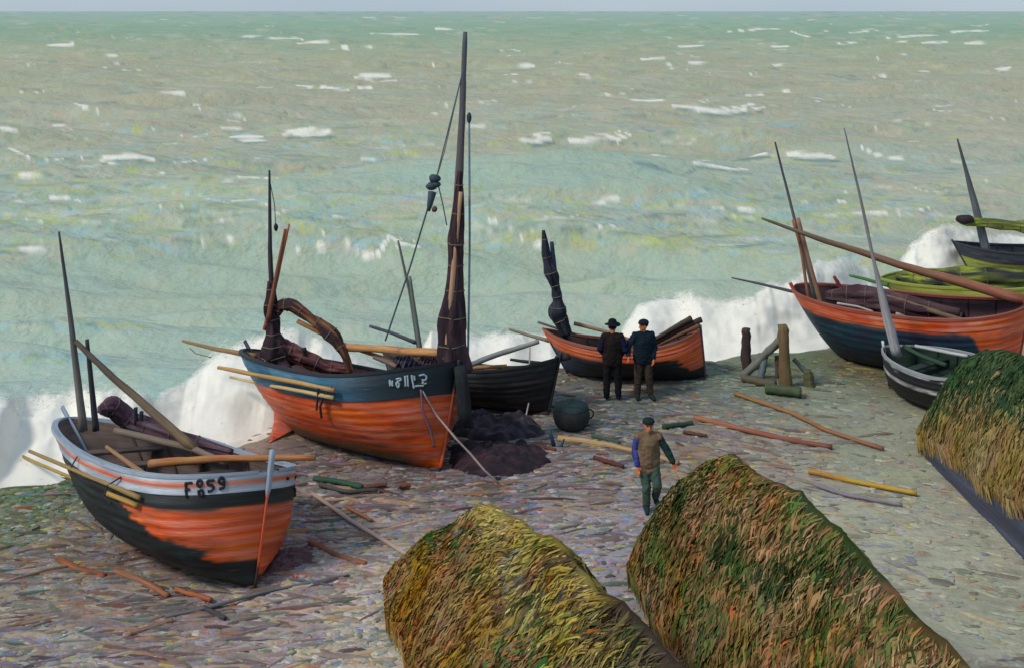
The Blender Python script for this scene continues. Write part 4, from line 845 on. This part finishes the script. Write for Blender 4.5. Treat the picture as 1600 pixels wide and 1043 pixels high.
def palA(p, s, x, r, strip):
    q_ = np.random.default_rng(65); N_ = len(s); x = x+q_.normal(0, .055, N_); s = s+q_.normal(0, .05, N_); jn = lambda: q_.normal(0, .055, N_)
    n = fbm(p*1.0, 111)+jn(); n2 = fbm(p*2.6, 113)+jn(); n3 = fbm(p*1.7, 115)+jn()
    oc = pal([(136, 106, 56), (124, 98, 54), (148, 128, 66), (114, 92, 54), (108, 108, 58)], [3, 3, 2, 2, 1])(r)
    ye = pal([(160, 148, 78), (146, 136, 72), (178, 170, 110), (126, 120, 66), (98, 108, 58)], [4, 3, 1, 2, 1])(r)
    gn = pal([(66, 112, 60), (62, 96, 52), (104, 112, 60), (118, 98, 60)], [2, 2, 2, 3])(r)
    gy = pal([(100, 110, 116), (126, 134, 136), (118, 94, 72), (84, 84, 74)], [2, 1, 3, 2])(r)
    ru = pal([(166, 92, 54), (128, 102, 64), (138, 118, 76)], [2, 3, 3])(r)
    dk = pal([(94, 80, 62), (82, 72, 60), (106, 100, 62), (72, 84, 52)], [3, 3, 2, 2])(r)
    dg = pal([(50, 72, 40), (62, 88, 44), (96, 96, 50)], [2, 2, 1])(r)
    c = oc
    c = np.where(((n2 > .53) & (x < .40) & (s < .62))[:, None], ru, c); c = np.where(((n > .57) & (x > .24) & (x < .44))[:, None], gy, c)
    c = np.where((x > .41+.16*(n-.5))[:, None], ye, c); c = np.where(((s > .74) & (x > .25))[:, None], ye, c)
    c = np.where(((n3 > .66) & (x > .25))[:, None], dg, c)
    c = np.where(((s < .34+.4*(n3-.5)) & (x < .40))[:, None], gn, c)
    c = np.where(((s < .46+.3*(n-.5)) & (x > .36))[:, None], np.where((n2 > .45)[:, None], dk, ye), c)
    return np.clip(c*np.where(x > .36, 1.02, 1.02)[:, None]*np.array([1.03, .98, .98]), 0, 235)
def palC(p, s, x, r, strip):
    q_ = np.random.default_rng(67); N_ = len(s); x = x+q_.normal(0, .055, N_); s = s+q_.normal(0, .05, N_); jn = lambda: q_.normal(0, .055, N_)
    n = fbm(p*1.1, 121)+jn()
    t = pal([(140, 118, 74), (130, 108, 68), (152, 130, 84), (114, 96, 58), (142, 110, 72)], [4, 3, 2, 2, 1])(r)
    g = pal([(54, 78, 50), (64, 88, 54), (46, 66, 44), (86, 94, 54)], [4, 2, 2, 1])(r)
    return np.where((x > .34+.22*(n-.5)-.16*sst_(s, .35, .75))[:, None], g, t)
def W3(*l): return [np.array(q, float) for q in l]
hut('mossy yellow and ochre thatched hut at bottom centre', [
  W3((1.8, 7.6, .3), (2.6, 7.8, .45), (3.3, 7.8, .3)), W3((.6, 7.9, .35), (2.6, 8.3, 1.5), (4.0, 8.4, .3)), W3((-.2, 9.0, .35), (2.6, 9.6, 2.0), (4.2, 10.2, .3)), W3((-.75, 12.4, .4), (1.75, 12.3, 2.15), (2.75, 12.6, .5)), W3((-1.2, 14.6, .42), (.85, 14.0, 2.3), (1.75, 14.4, .7)),
  W3((-1.75, 16.4, .42), (.2, 15.0, 2.32), (1.1, 15.6, .8)), W3((-1.92, 17.35, .40), (-.3, 15.75, 2.25), (.5, 16.3, .9)), W3((-1.80, 17.8, .38), (-.75, 16.6, 1.6), (-.05, 17.0, .7)), W3((-1.55, 18.0, .3), (-1.2, 17.5, .8), (-.8, 17.5, .5)), W3((-1.4, 18.0, .25), (-1.3, 17.9, .35), (-1.2, 17.9, .3))],
  palA, 62000, (44, 42, 46), 5)
hut('large brown and dark green thatched hut behind the walking man', [
  W3((4.1, 6.6, .3), (4.8, 6.7, .45), (5.4, 6.7, .3)), W3((3.6, 7.0, .4), (4.75, 7.3, 1.7), (6.0, 7.6, .3)), W3((3.3, 8.0, .4), (4.7, 8.6, 2.6), (6.2, 9.0, .3)), W3((2.9, 12.0, .42), (4.30, 12.0, 2.72), (5.7, 12.3, .4)), W3((2.35, 14.4, .42), (3.85, 13.8, 2.82), (5.2, 14.2, .5)),
  W3((2.0, 16.6, .42), (3.35, 15.4, 2.85), (4.6, 15.8, .6)), W3((1.80, 17.9, .40), (3.02, 16.3, 2.84), (4.0, 16.9, .8)), W3((1.98, 18.3, .38), (2.72, 16.9, 2.0), (3.3, 17.5, .8)), W3((2.25, 18.5, .3), (2.5, 17.7, .95), (2.8, 18.0, .6)), W3((2.35, 18.5, .25), (2.42, 18.3, .4), (2.5, 18.3, .35))],
  palB, 74000, (44, 42, 46), 15)
hut('tan thatched hut with green ridge on dark blue old hull at right', [
  W3((9.4, 13.2, .4), (9.75, 13.3, .55), (10.1, 13.2, .4)), W3((8.7, 13.7, .85), (9.75, 13.9, 1.9), (10.9, 13.7, .8)), W3((8.35, 15.0, .95), (9.75, 15.0, 2.75), (11.3, 15.0, .9)), W3((8.3, 18.8, .92), (9.7, 19.0, 2.75), (11.2, 19.0, .9)), W3((8.28, 20.6, .72), (9.6, 20.8, 2.66), (11.1, 21.0, .8)), W3((8.26, 22.2, .50), (9.5, 22.0, 2.58), (10.8, 22.4, .7)),
  W3((8.26, 23.4, .30), (9.3, 22.8, 2.35), (10.1, 23.3, .6)), W3((8.42, 23.9, .26), (8.95, 23.4, 1.4), (9.4, 23.7, .5)), W3((8.6, 24.0, .22), (8.75, 23.9, .5), (8.95, 23.9, .35))],
  palC, 36000, (58, 60, 78), 25, hullside=.03)

# ------------------------------------------------------------------ people
def capsule(m, a, b_, ra, rb, c, n=12, sq=(1, 1)):
    a = np.asarray(a, float); b_ = np.asarray(b_, float); T = b_-a; L_ = np.linalg.norm(T)+1e-9; T = T/L_
    k = []; r = []
    for f in (-1, -.8, -.45): k.append(a+T*ra*f); r.append(ra*math.sqrt(max(1-f*f, .003)))
    for f in np.linspace(0, 1, 7): k.append(a+(b_-a)*f); r.append(ra+(rb-ra)*f)
    for f in (.45, .8, 1): k.append(b_+T*rb*f); r.append(rb*math.sqrt(max(1-f*f, .003)))
    m.tube(k, r, c, n=n, squash=sq)
def remesh(o, vox, sm=6):
    q = o.modifiers.new('remesh', 'REMESH'); q.mode = 'VOXEL'; q.voxel_size = vox; q.use_smooth_shade = True
    q = o.modifiers.new('smooth', 'SMOOTH'); q.iterations = sm; q.factor = .5
    dg = bpy.context.evaluated_depsgraph_get(); me = bpy.data.meshes.new_from_object(o.evaluated_get(dg)); o.modifiers.clear()
    col = None
    old = o.data; mats = [x for x in old.materials]; c0 = old.attributes['Col'].data[0].color[:] if 'Col' in old.attributes else (.2, .2, .2, 1)
    o.data = me; me.name = o.name
    for nm in ('Col', 'flow'):
        if nm in me.attributes: me.attributes.remove(me.attributes[nm])
    a = me.attributes.new('Col', 'FLOAT_COLOR', 'POINT'); a.data.foreach_set('color', np.tile(c0, len(me.vertices)).astype(np.float32))
    a = me.attributes.new('flow', 'FLOAT_VECTOR', 'POINT'); co = np.zeros(len(me.vertices)*3, np.float32); me.vertices.foreach_get('co', co); a.data.foreach_set('vector', co)
    me.polygons.foreach_set('use_smooth', [True]*len(me.polygons))
    if not me.materials: 
        for x in mats: me.materials.append(x)
    return o
def person(loc, yaw, scale, J, label, skin, cols, kind):
    """J: joints in metres for a 1.72 m figure facing -Y (own frame); clothing grows round the same joints"""
    rt = thing('person', loc, label, 'person', None)
    c, s = math.cos(yaw), math.sin(yaw); R = np.array([[c, -s, 0], [s, c, 0], [0, 0, 1]]); o0 = np.array(loc)
    T = lambda q: o0+R@(np.asarray(q, float)*scale)
    g = {k: T(v) for k, v in J.items()}; S_ = scale
    m = M(); cap = lambda a, b_, ra, rb, sq=(1, 1): capsule(m, a, b_, ra*S_, rb*S_, skin, sq=sq)
    hd = g['head']; fw = R@np.array(J['face'], float); fw /= np.linalg.norm(fw); rt_ = np.cross(fw, [0, 0, 1]); rt_ /= np.linalg.norm(rt_)
    # torso, neck, head
    cap(g['pelvis'], g['chest'], .13, .15); cap(g['chest'], g['neck'], .12, .055); cap(g['neck'], hd-np.array([0, 0, .03])*S_, .055, .06)
    for sd in ('l', 'r'):
        cap(g['chest'], g['sh'+sd], .09, .06); cap(g['sh'+sd], g['el'+sd], .055, .042); cap(g['el'+sd], g['wr'+sd], .042, .028)
        cap(g['pelvis'], g['hip'+sd], .11, .09); cap(g['hip'+sd], g['kn'+sd], .085, .058); cap(g['kn'+sd], g['an'+sd], .056, .038); cap(g['an'+sd], g['to'+sd], .042, .035)
    cap(hd+np.array([0, 0, .035])*S_, hd-np.array([0, 0, .02])*S_, .085, .078); cap(hd+fw*.025*S_, hd-np.array([0, 0, .075])*S_+fw*.045*S_, .065, .04)
    cap(hd+fw*.09*S_+np.array([0, 0, .015])*S_, hd+fw*.105*S_-np.array([0, 0, .022])*S_, .009, .014)     # nose
    cap(hd+fw*.078*S_-np.array([0, 0, .055])*S_+rt_*.018*S_, hd+fw*.078*S_-np.array([0, 0, .055])*S_-rt_*.018*S_, .010, .010)  # lips
    for k in (1, -1): cap(hd+rt_*k*.082*S_+np.array([0, 0, .02])*S_, hd+rt_*k*.084*S_-np.array([0, 0, .02])*S_, .014, .011)     # ears
    # hands: palm, four fingers, thumb
    for sd, k in (('l', 1), ('r', -1)):
        w = g['wr'+sd]; d = w-g['el'+sd]; d /= np.linalg.norm(d); d = d*.8+np.array([0, 0, -.25]); d /= np.linalg.norm(d)
        side = np.cross(d, fw); side = side/(np.linalg.norm(side)+1e-9); pn = np.cross(side, d)
        pal_ = w+d*.085*S_; 
        for e in (-.022, 0, .022): cap(w+side*e*.6*S_, pal_+side*e*S_, .017, .014)
        for e, l in ((-.030, .062), (-.010, .075), (.010, .072), (.030, .056)):
            a = pal_+side*e*S_; b1 = a+(d*.55+pn*.12)*l*S_; b2 = b1+(d*.40+pn*.32)*l*S_; cap(a, b1, .0095, .0088); cap(b1, b2, .0088, .0075)
        a = w+d*.03*S_+side*.03*S_*k; b1 = a+(d*.6+side*.6*k+pn*.2)*.042*S_; b2 = b1+(d*.9+pn*.35)*.034*S_; cap(a, b1, .012, .0105); cap(b1, b2, .0105, .0085)
    remesh(m.build('body', MAT_SKIN, rt), .0065*S_, 4)
    # eyes
    for k in (1, -1):
        m = M(); m.blob(hd+fw*.083*S_+rt_*k*.032*S_+np.array([0, 0, .018])*S_, .011*S_, (30, 26, 24), jit=0); m.build('eye', MAT_SKIN, rt)
    # hair
    m = M(); m.blob(hd+np.array([0, 0, .04])*S_-fw*.022*S_, np.array([.094, .094, .088])*S_, cols['hair'], jit=.12, seed=3, nu=18, nv=12); m.build('hair', MAT_CLOTHES, rt)
    def cloth(name, segs, col, vox=.012, sm=5, mat=MAT_CLOTHES):
        m = M()
        for a, b_, ra, rb in segs: capsule(m, g[a] if isinstance(a, str) else T(a), g[b_] if isinstance(b_, str) else T(b_), ra*S_, rb*S_, col, n=14)
        o = remesh(m.build(name, mat, rt), vox*S_, sm)
        n_ = len(o.data.vertices); co = np.zeros(n_*3, np.float32); o.data.vertices.foreach_get('co', co); co = co.reshape(-1, 3).astype(float)
        nn_ = np.zeros(n_*3, np.float32); o.data.vertices.foreach_get('normal', nn_); nn_ = nn_.reshape(-1, 3)
        f_ = (np.abs(fbm(co*np.array([9, 9, 13]), 17, 2)-.5)-.12)*.05*S_
        o.data.vertices.foreach_set('co', (co+nn_*f_[:, None]).ravel().astype(np.float32)); o.data.update(); return o
    L3 = lambda a, b_, t_: tuple(np.array(J[a], float)*(1-t_)+np.array(J[b_], float)*t_)
    tr = []
    for sd in ('l', 'r'):
        tr += [('pelvis', 'hip'+sd, .135, .115), ('hip'+sd, 'kn'+sd, .112, .085), ('kn'+sd, L3('kn'+sd, 'an'+sd, .82), .085, .075)]
    cloth('trousers', tr, cols['trousers'])
    for sd in ('l', 'r'):
        cloth('boot', [(L3('kn'+sd, 'an'+sd, .70), 'an'+sd, .060, .058), ('an'+sd, 'to'+sd, .058, .045)], cols['boots'], .01)
    hz = .78 if kind == 'smock' else .84
    tor = [('pelvis', 'chest', .165, .165), ('chest', L3('chest', 'neck', .75), .15, .08), ((-.085, .0, hz), (.085, .0, hz), .135, .135), ((-.085, .0, hz+.12), (.085, .0, hz+.12), .14, .14)]
    for sd in ('l', 'r'): tor += [(L3('chest', 'neck', .35), L3('chest', 'sh'+sd, .96), .10, .088), (L3('chest', 'neck', .85), L3('neck', 'sh'+sd, .90), .07, .068), ('hip'+sd, L3('chest', 'sh'+sd, .55), .125, .105)]
    sl = lambda sd: [(L3('chest', 'sh'+sd, .80), L3('sh'+sd, 'el'+sd, .2), .082, .080), (L3('sh'+sd, 'el'+sd, .15), 'el'+sd, .080, .068), ('el'+sd, L3('el'+sd, 'wr'+sd, .92), .074, .056)]
    if kind == 'smock':
        cloth('smock', tor, cols['coat'])
        cloth('sleeve', sl('l'), cols['sleeve_l']); cloth('sleeve', sl('r'), cols['sleeve_r'])
    else:
        cloth('jacket', tor, cols['coat'])
        cloth('sleeve', sl('l'), cols['sleeve_l']); cloth('sleeve', sl('r'), cols['sleeve_r'])
    m = M(); top = hd+np.array([0, 0, .10])*S_
    if cols['hat'] == 'brim':
        th = np.linspace(0, 2*math.pi, 24, endpoint=False); pr = [(.0, .10), (.06, .098), (.092, .07), (.10, .01), (.175, -.012), (.18, -.022), (.10, -.012), (.0, -.012)]
        P = np.array([[top+np.array([r*math.cos(t_)*S_, r*math.sin(t_)*S_, z*S_-.02*S_+.012*math.sin(2*t_)*S_*(r > .12)]) for t_ in th] for r, z in pr]); m.grid(P, cols['cap'], wrap=True)
    else:
        m.blob(top-np.array([0, 0, .025])*S_-fw*.005*S_, np.array([.118, .118, .07])*S_, cols['cap'], jit=.15, seed=6, nu=18, nv=12)
        capsule(m, top+fw*.075*S_-np.array([0, 0, .045])*S_+rt_*.05*S_, top+fw*.075*S_-np.array([0, 0, .045])*S_-rt_*.05*S_, .035*S_, .035*S_, cols['cap'], sq=(1, .35))
    m.build('hat', MAT_CLOTHES, rt)
    return rt
BASE = dict(pelvis=(0, 0, .92), chest=(0, .0, 1.26), neck=(0, .0, 1.46), head=(0, -.02, 1.59), face=(0, -1, 0), shl=(.19, 0, 1.39), shr=(-.19, 0, 1.39), ell=(.25, .02, 1.10), elr=(-.25, .02, 1.10), wrl=(.25, -.06, .86), wrr=(-.25, -.06, .86),
  hipl=(.10, 0, .88), hipr=(-.10, 0, .88), knl=(.12, -.02, .47), knr=(-.12, -.02, .47), anl=(.13, .02, .08), anr=(-.13, .02, .08), tol=(.15, -.14, .04), tor=(-.15, -.14, .04))
SK = (188, 108, 74)
g = ground(957, 624); g[2] = 0
J = dict(BASE); J.update(wrl=(.16, -.20, .92), wrr=(-.16, -.20, .92), ell=(.27, .03, 1.12), elr=(-.27, .03, 1.12), face=(.15, -1, -.05))
person(g, math.pi-.1, 1.05, J, 'man in dark hat and brown jacket seen from behind', SK, dict(hair=(40, 32, 30), trousers=(26, 26, 31), boots=(24, 28, 36), coat=(36, 28, 27), sleeve_l=(24, 27, 46), sleeve_r=(26, 30, 58), cap=(24, 28, 34), hat='brim'), 'jacket')
g = ground(1005, 622); g[2] = 0
J = dict(BASE); J.update(face=(-.95, -.3, -.05), elr=(-.33, .02, 1.14), wrr=(-.36, -.12, .98), knl=(.11, -.05, .47), anl=(.16, -.04, .08), tol=(.20, -.20, .04), wrl=(.20, -.12, .90))
person(g, .12, 1.06, J, 'man in dark blue jacket and cap with brown trousers looking left', (200, 116, 70), dict(hair=(40, 34, 32), trousers=(66, 56, 47), boots=(38, 50, 44), coat=(24, 38, 48), sleeve_l=(24, 36, 48), sleeve_r=(26, 42, 60), cap=(22, 34, 48), hat='cap'), 'jacket')
g = ground(1013, 797); g[2] = 0
J = dict(BASE); J.update(shl=(.19, 0, 1.38), ell=(.34, .0, 1.12), wrl=(.46, -.04, .90), elr=(-.24, .03, 1.12), wrr=(-.22, -.10, .88), knr=(-.05, -.10, .48), anr=(-.04, -.02, .08), tor=(-.05, -.18, .04), knl=(.14, -.16, .52), anl=(.15, .10, .20), tol=(.17, -.04, .13), face=(0, -1, -.12))
person(g, .05, .97, J, 'man in brown smock with blue sleeve walking up beside thatched hut', (198, 112, 70), dict(hair=(44, 36, 30), trousers=(66, 86, 76), boots=(30, 58, 64), coat=(116, 94, 72), sleeve_l=(40, 62, 58), sleeve_r=(50, 62, 128), cap=(32, 46, 46), hat='cap'), 'smock')

# ------------------------------------------------------------------ things lying on the beach
wf = thing('winch_frame', tuple(ground(1205, 600)), 'old timber winch frame of two posts and a slanting brace', 'winch')
def post(name, a, b_, r0, r1, c, seed): pole(name, [a, b_], r0, r1, c, parent=wf, seed=seed, jit=.3, n=8)
Yp = ground(1228, 606)[1]
post('post', at(1223, 508, Yp), at(1229, 612, Yp), .13, .16, (112, 92, 62), 71)
post('post', at(1165, 513, ground(1165, 580)[1]), at(1167, 584, ground(1165, 580)[1]), .11, .13, (66, 50, 50), 72)
post('brace', at(1220, 530, Yp+.3), at(1160, 588, Yp+.7), .09, .10, (110, 112, 102), 73)
post('brace', at(1196, 556, Yp+.5), at(1186, 600, Yp+.3), .07, .10, (92, 106, 108), 74)
post('base_beam', ground(1196, 606, .12), ground(1252, 612, .12), .12, .12, (74, 86, 60), 75)
post('base_beam', ground(1160, 590, .1), ground(1212, 600, .1), .10, .10, (92, 84, 66), 76)
post('stub_post', at(1214, 555, Yp+.5), at(1215, 590, Yp+.4), .06, .06, (82, 64, 60), 77)
post('stub_post', at(1262, 578, Yp+.1), at(1266, 608, Yp+.1), .10, .14, (92, 90, 62), 78)
post('brace', at(1240, 560, Yp+.2), at(1270, 592, Yp+.1), .05, .06, (104, 110, 104), 79)

# covered fish basket
g = ground(893, 668); bk_ = thing('fish_basket', tuple(g), 'round dark covered basket with handle on beach below man in dark hat', 'basket')
m = M(); th = np.linspace(0, 2*math.pi, 28, endpoint=False); pr = [(.0, .0), (.26, .0), (.36, .10), (.40, .26), (.38, .40), (.34, .46)]
P = np.array([[g+np.array([r*math.cos(t_)*(1+.03*math.sin(9*t_)), r*math.sin(t_), z]) for t_ in th] for r, z in pr]); m.grid(P, (46, 48, 48), wrap=True, flip=True); m.build('basket_body', MAT_WOOD, bk_)
m = M(); pr = [(.37, .44), (.35, .50), (.24, .56), (.0, .60)]; P = np.array([[g+np.array([r*math.cos(t_), r*math.sin(t_), z+.01*math.sin(5*t_)]) for t_ in th] for r, z in pr]); m.grid(P, (44, 62, 62), wrap=True, flip=True); m.build('lid', MAT_CLOTH, bk_)
m = M(); a = np.linspace(-1.9, 1.9, 14); m.tube(g+np.stack([.36+.11*np.cos(a), -.06+0*a, .33+.10*np.sin(a)], -1), .018, (40, 42, 46), n=7); m.build('handle', MAT_ROPE, bk_)
def heap(px, py, w, d, h_, c, c2, label, seed):
    g = ground(px, py); m = M(); n = 80; a = np.linspace(-1.2, 1.2, n); A, B_ = np.meshgrid(a, a, indexing='ij')
    r = np.sqrt(A**2+B_**2); sh = np.clip(1-r**2, 0, 1)**.8
    nz = fbm(np.stack([A*2.2+seed, B_*2.2, 0*A], -1), seed, 4)
    r2 = r*(1+.9*(fbm(np.stack([A*1.3+seed, B_*1.3, 0*A], -1), seed+8)-.5)); sh = np.clip(1-r2**2, 0, 1)**.7
    rid = np.abs(fbm(np.stack([A*3.2+seed, B_*4.5, 0*A], -1), seed+11, 4)-.5)*2; fin = fbm(np.stack([A*14, B_*14, 0*A], -1), seed+2, 2)-.5
    Z_ = h_*sh*(.30+1.2*nz-.55*rid+.14*fin)-.06*(sh < .02)-.02
    P = np.stack([g[0]+A*w, g[1]+B_*d, Z_], -1); m.grid(P, mixc(c, c2, (fbm(np.stack([A*4, B_*9, 0*A+seed], -1), seed+3)-.4)*3), P*np.array([1, 1, 1]))
    o = m.build('net_and_shade_heap', MAT_CLOTH, rest=g); tag(o, label, 'nets'); return o
heap(782, 672, .95, .8, .44, (46, 38, 46), (78, 70, 80), 'greyish purple heap of nets beside orange bow', 31)
heap(778, 722, 1.15, .85, .40, (38, 29, 38), (66, 44, 50), 'dark purple heap of nets nearest the mooring rope', 37)
heap(440, 878, .55, .6, .14, (88, 62, 66), (108, 84, 88), 'flat maroon heap shaped as the shadow right of black and orange bow', 41)  # low dark heap standing in for the shadow beside the bow
g = ground(862, 700); an = thing('anchor', tuple(g), 'small dark teal anchor lying by yellow plank', 'anchor')
m = M(); m.tube([g+np.array(q) for q in ((-.05, 0, .42), (0, 0, .22), (.05, 0, .04))], [.03, .04, .045], (44, 72, 88), n=8); m.build('shank', MAT_IRON, an)
m = M(); m.tube([g+np.array(q) for q in ((-.22, 0, .16), (-.10, -.03, .03), (.05, -.03, .01), (.20, 0, .06), (.26, 0, .20))], [.015, .04, .045, .04, .015], (44, 66, 84), n=8); m.build('fluke', MAT_IRON, an)
m = M(); m.tube([g+np.array(q) for q in ((-.20, .02, .37), (-.05, 0, .40), (.12, -.02, .42))], .025, (54, 82, 92), n=8); m.build('stock', MAT_IRON, an)

def log(l, r, c, label, seed, c1=None, z=.06, name='driftwood_pole', cat='driftwood'):
    pts = [ground(a, b_, z) for a, b_ in l]
    return pole(name, pts, r, r*.8, c, label, cat, seed=seed, jit=.3, c1=c1, group='poles and boards lying on the beach', k=20, n=7)
log([(1148, 614), (1240, 645), (1290, 672), (1380, 700)], .05, (150, 108, 66), 'long bent brown pole on shingle right of winch frame', 81, (138, 90, 62))
log([(1085, 652), (1160, 670), (1230, 686), (1300, 698)], .065, (158, 96, 66), 'reddish brown pole lying above the large thatched hut', 82, (122, 74, 62))
log([(1264, 735), (1330, 750), (1432, 770)], .055, (172, 122, 52), 'yellow ochre pole on pale path right of large thatched hut', 83, (190, 156, 60))
log([(1272, 756), (1330, 774), (1410, 788)], .04, (132, 124, 136), 'mauve grey pole just below yellow ochre pole', 84)
log([(872, 684), (940, 692), (1010, 708), (1060, 722)], .065, (186, 152, 96), 'pale yellow pole on shingle below the covered basket', 85, (158, 128, 104))
log([(928, 714), (974, 728)], .05, (92, 52, 42), 'short dark red billet left of walking man', 86)
log([(836, 694), (868, 702)], .04, (112, 62, 46), 'short rusty billet by the small anchor', 87)
log([(490, 746), (530, 752), (566, 760)], .06, (48, 82, 62), 'green oar lying on shingle in front of orange hull', 88)
log([(500, 756), (545, 768), (590, 764)], .045, (72, 72, 68), 'dark grey stick just below green oar', 89)
log([(572, 760), (604, 756)], .05, (108, 66, 48), 'short brown billet right of green oar', 90)
log([(624, 758), (642, 757)], .05, (116, 70, 52), 'tiny brown stump of wood right of brown billet', 91)
log([(488, 770), (560, 820), (640, 868)], .04, (176, 150, 138), 'pinkish pole slanting across shingle left of ochre hut', 92)
log([(484, 846), (530, 868), (572, 880)], .05, (140, 86, 60), 'rust brown plank near left edge of ochre hut', 93)
log([(94, 874), (120, 888), (164, 900)], .06, (136, 78, 46), 'rust coloured log left of black and orange hull', 94)
log([(180, 892), (225, 908), (262, 930)], .06, (140, 98, 70), 'pale brown log in front of black hull', 95, (150, 92, 62))
log([(275, 920), (330, 936)], .045, (158, 92, 56), 'orange stick lying below black hull', 96)
log([(258, 962), (330, 948), (420, 922), (545, 898)], .028, (104, 106, 110), 'long thin grey pole in front of black and orange bow', 97)
log([(452, 904), (520, 914)], .025, (84, 92, 100), 'short thin grey stick crossing long thin grey pole', 98)
log([(200, 990), (270, 968)], .045, (150, 112, 92), 'pinkish brown stick near bottom left', 99)
log([(1036, 666), (1082, 660)], .06, (44, 70, 54), 'dark green billet right of walking mans cap', 100)
log([(1068, 674), (1104, 680)], .04, (92, 56, 48), 'dark red stick below dark green billet', 101)
log([(925, 680), (968, 690)], .045, (60, 84, 66), 'dark green stick below covered basket', 102)
log([(318, 948), (352, 965)], .04, (70, 66, 66), 'dark short stick meeting long grey pole', 103)
log([(540, 790), (580, 812)], .035, (140, 92, 66), 'little brown stick beside pinkish pole', 104)
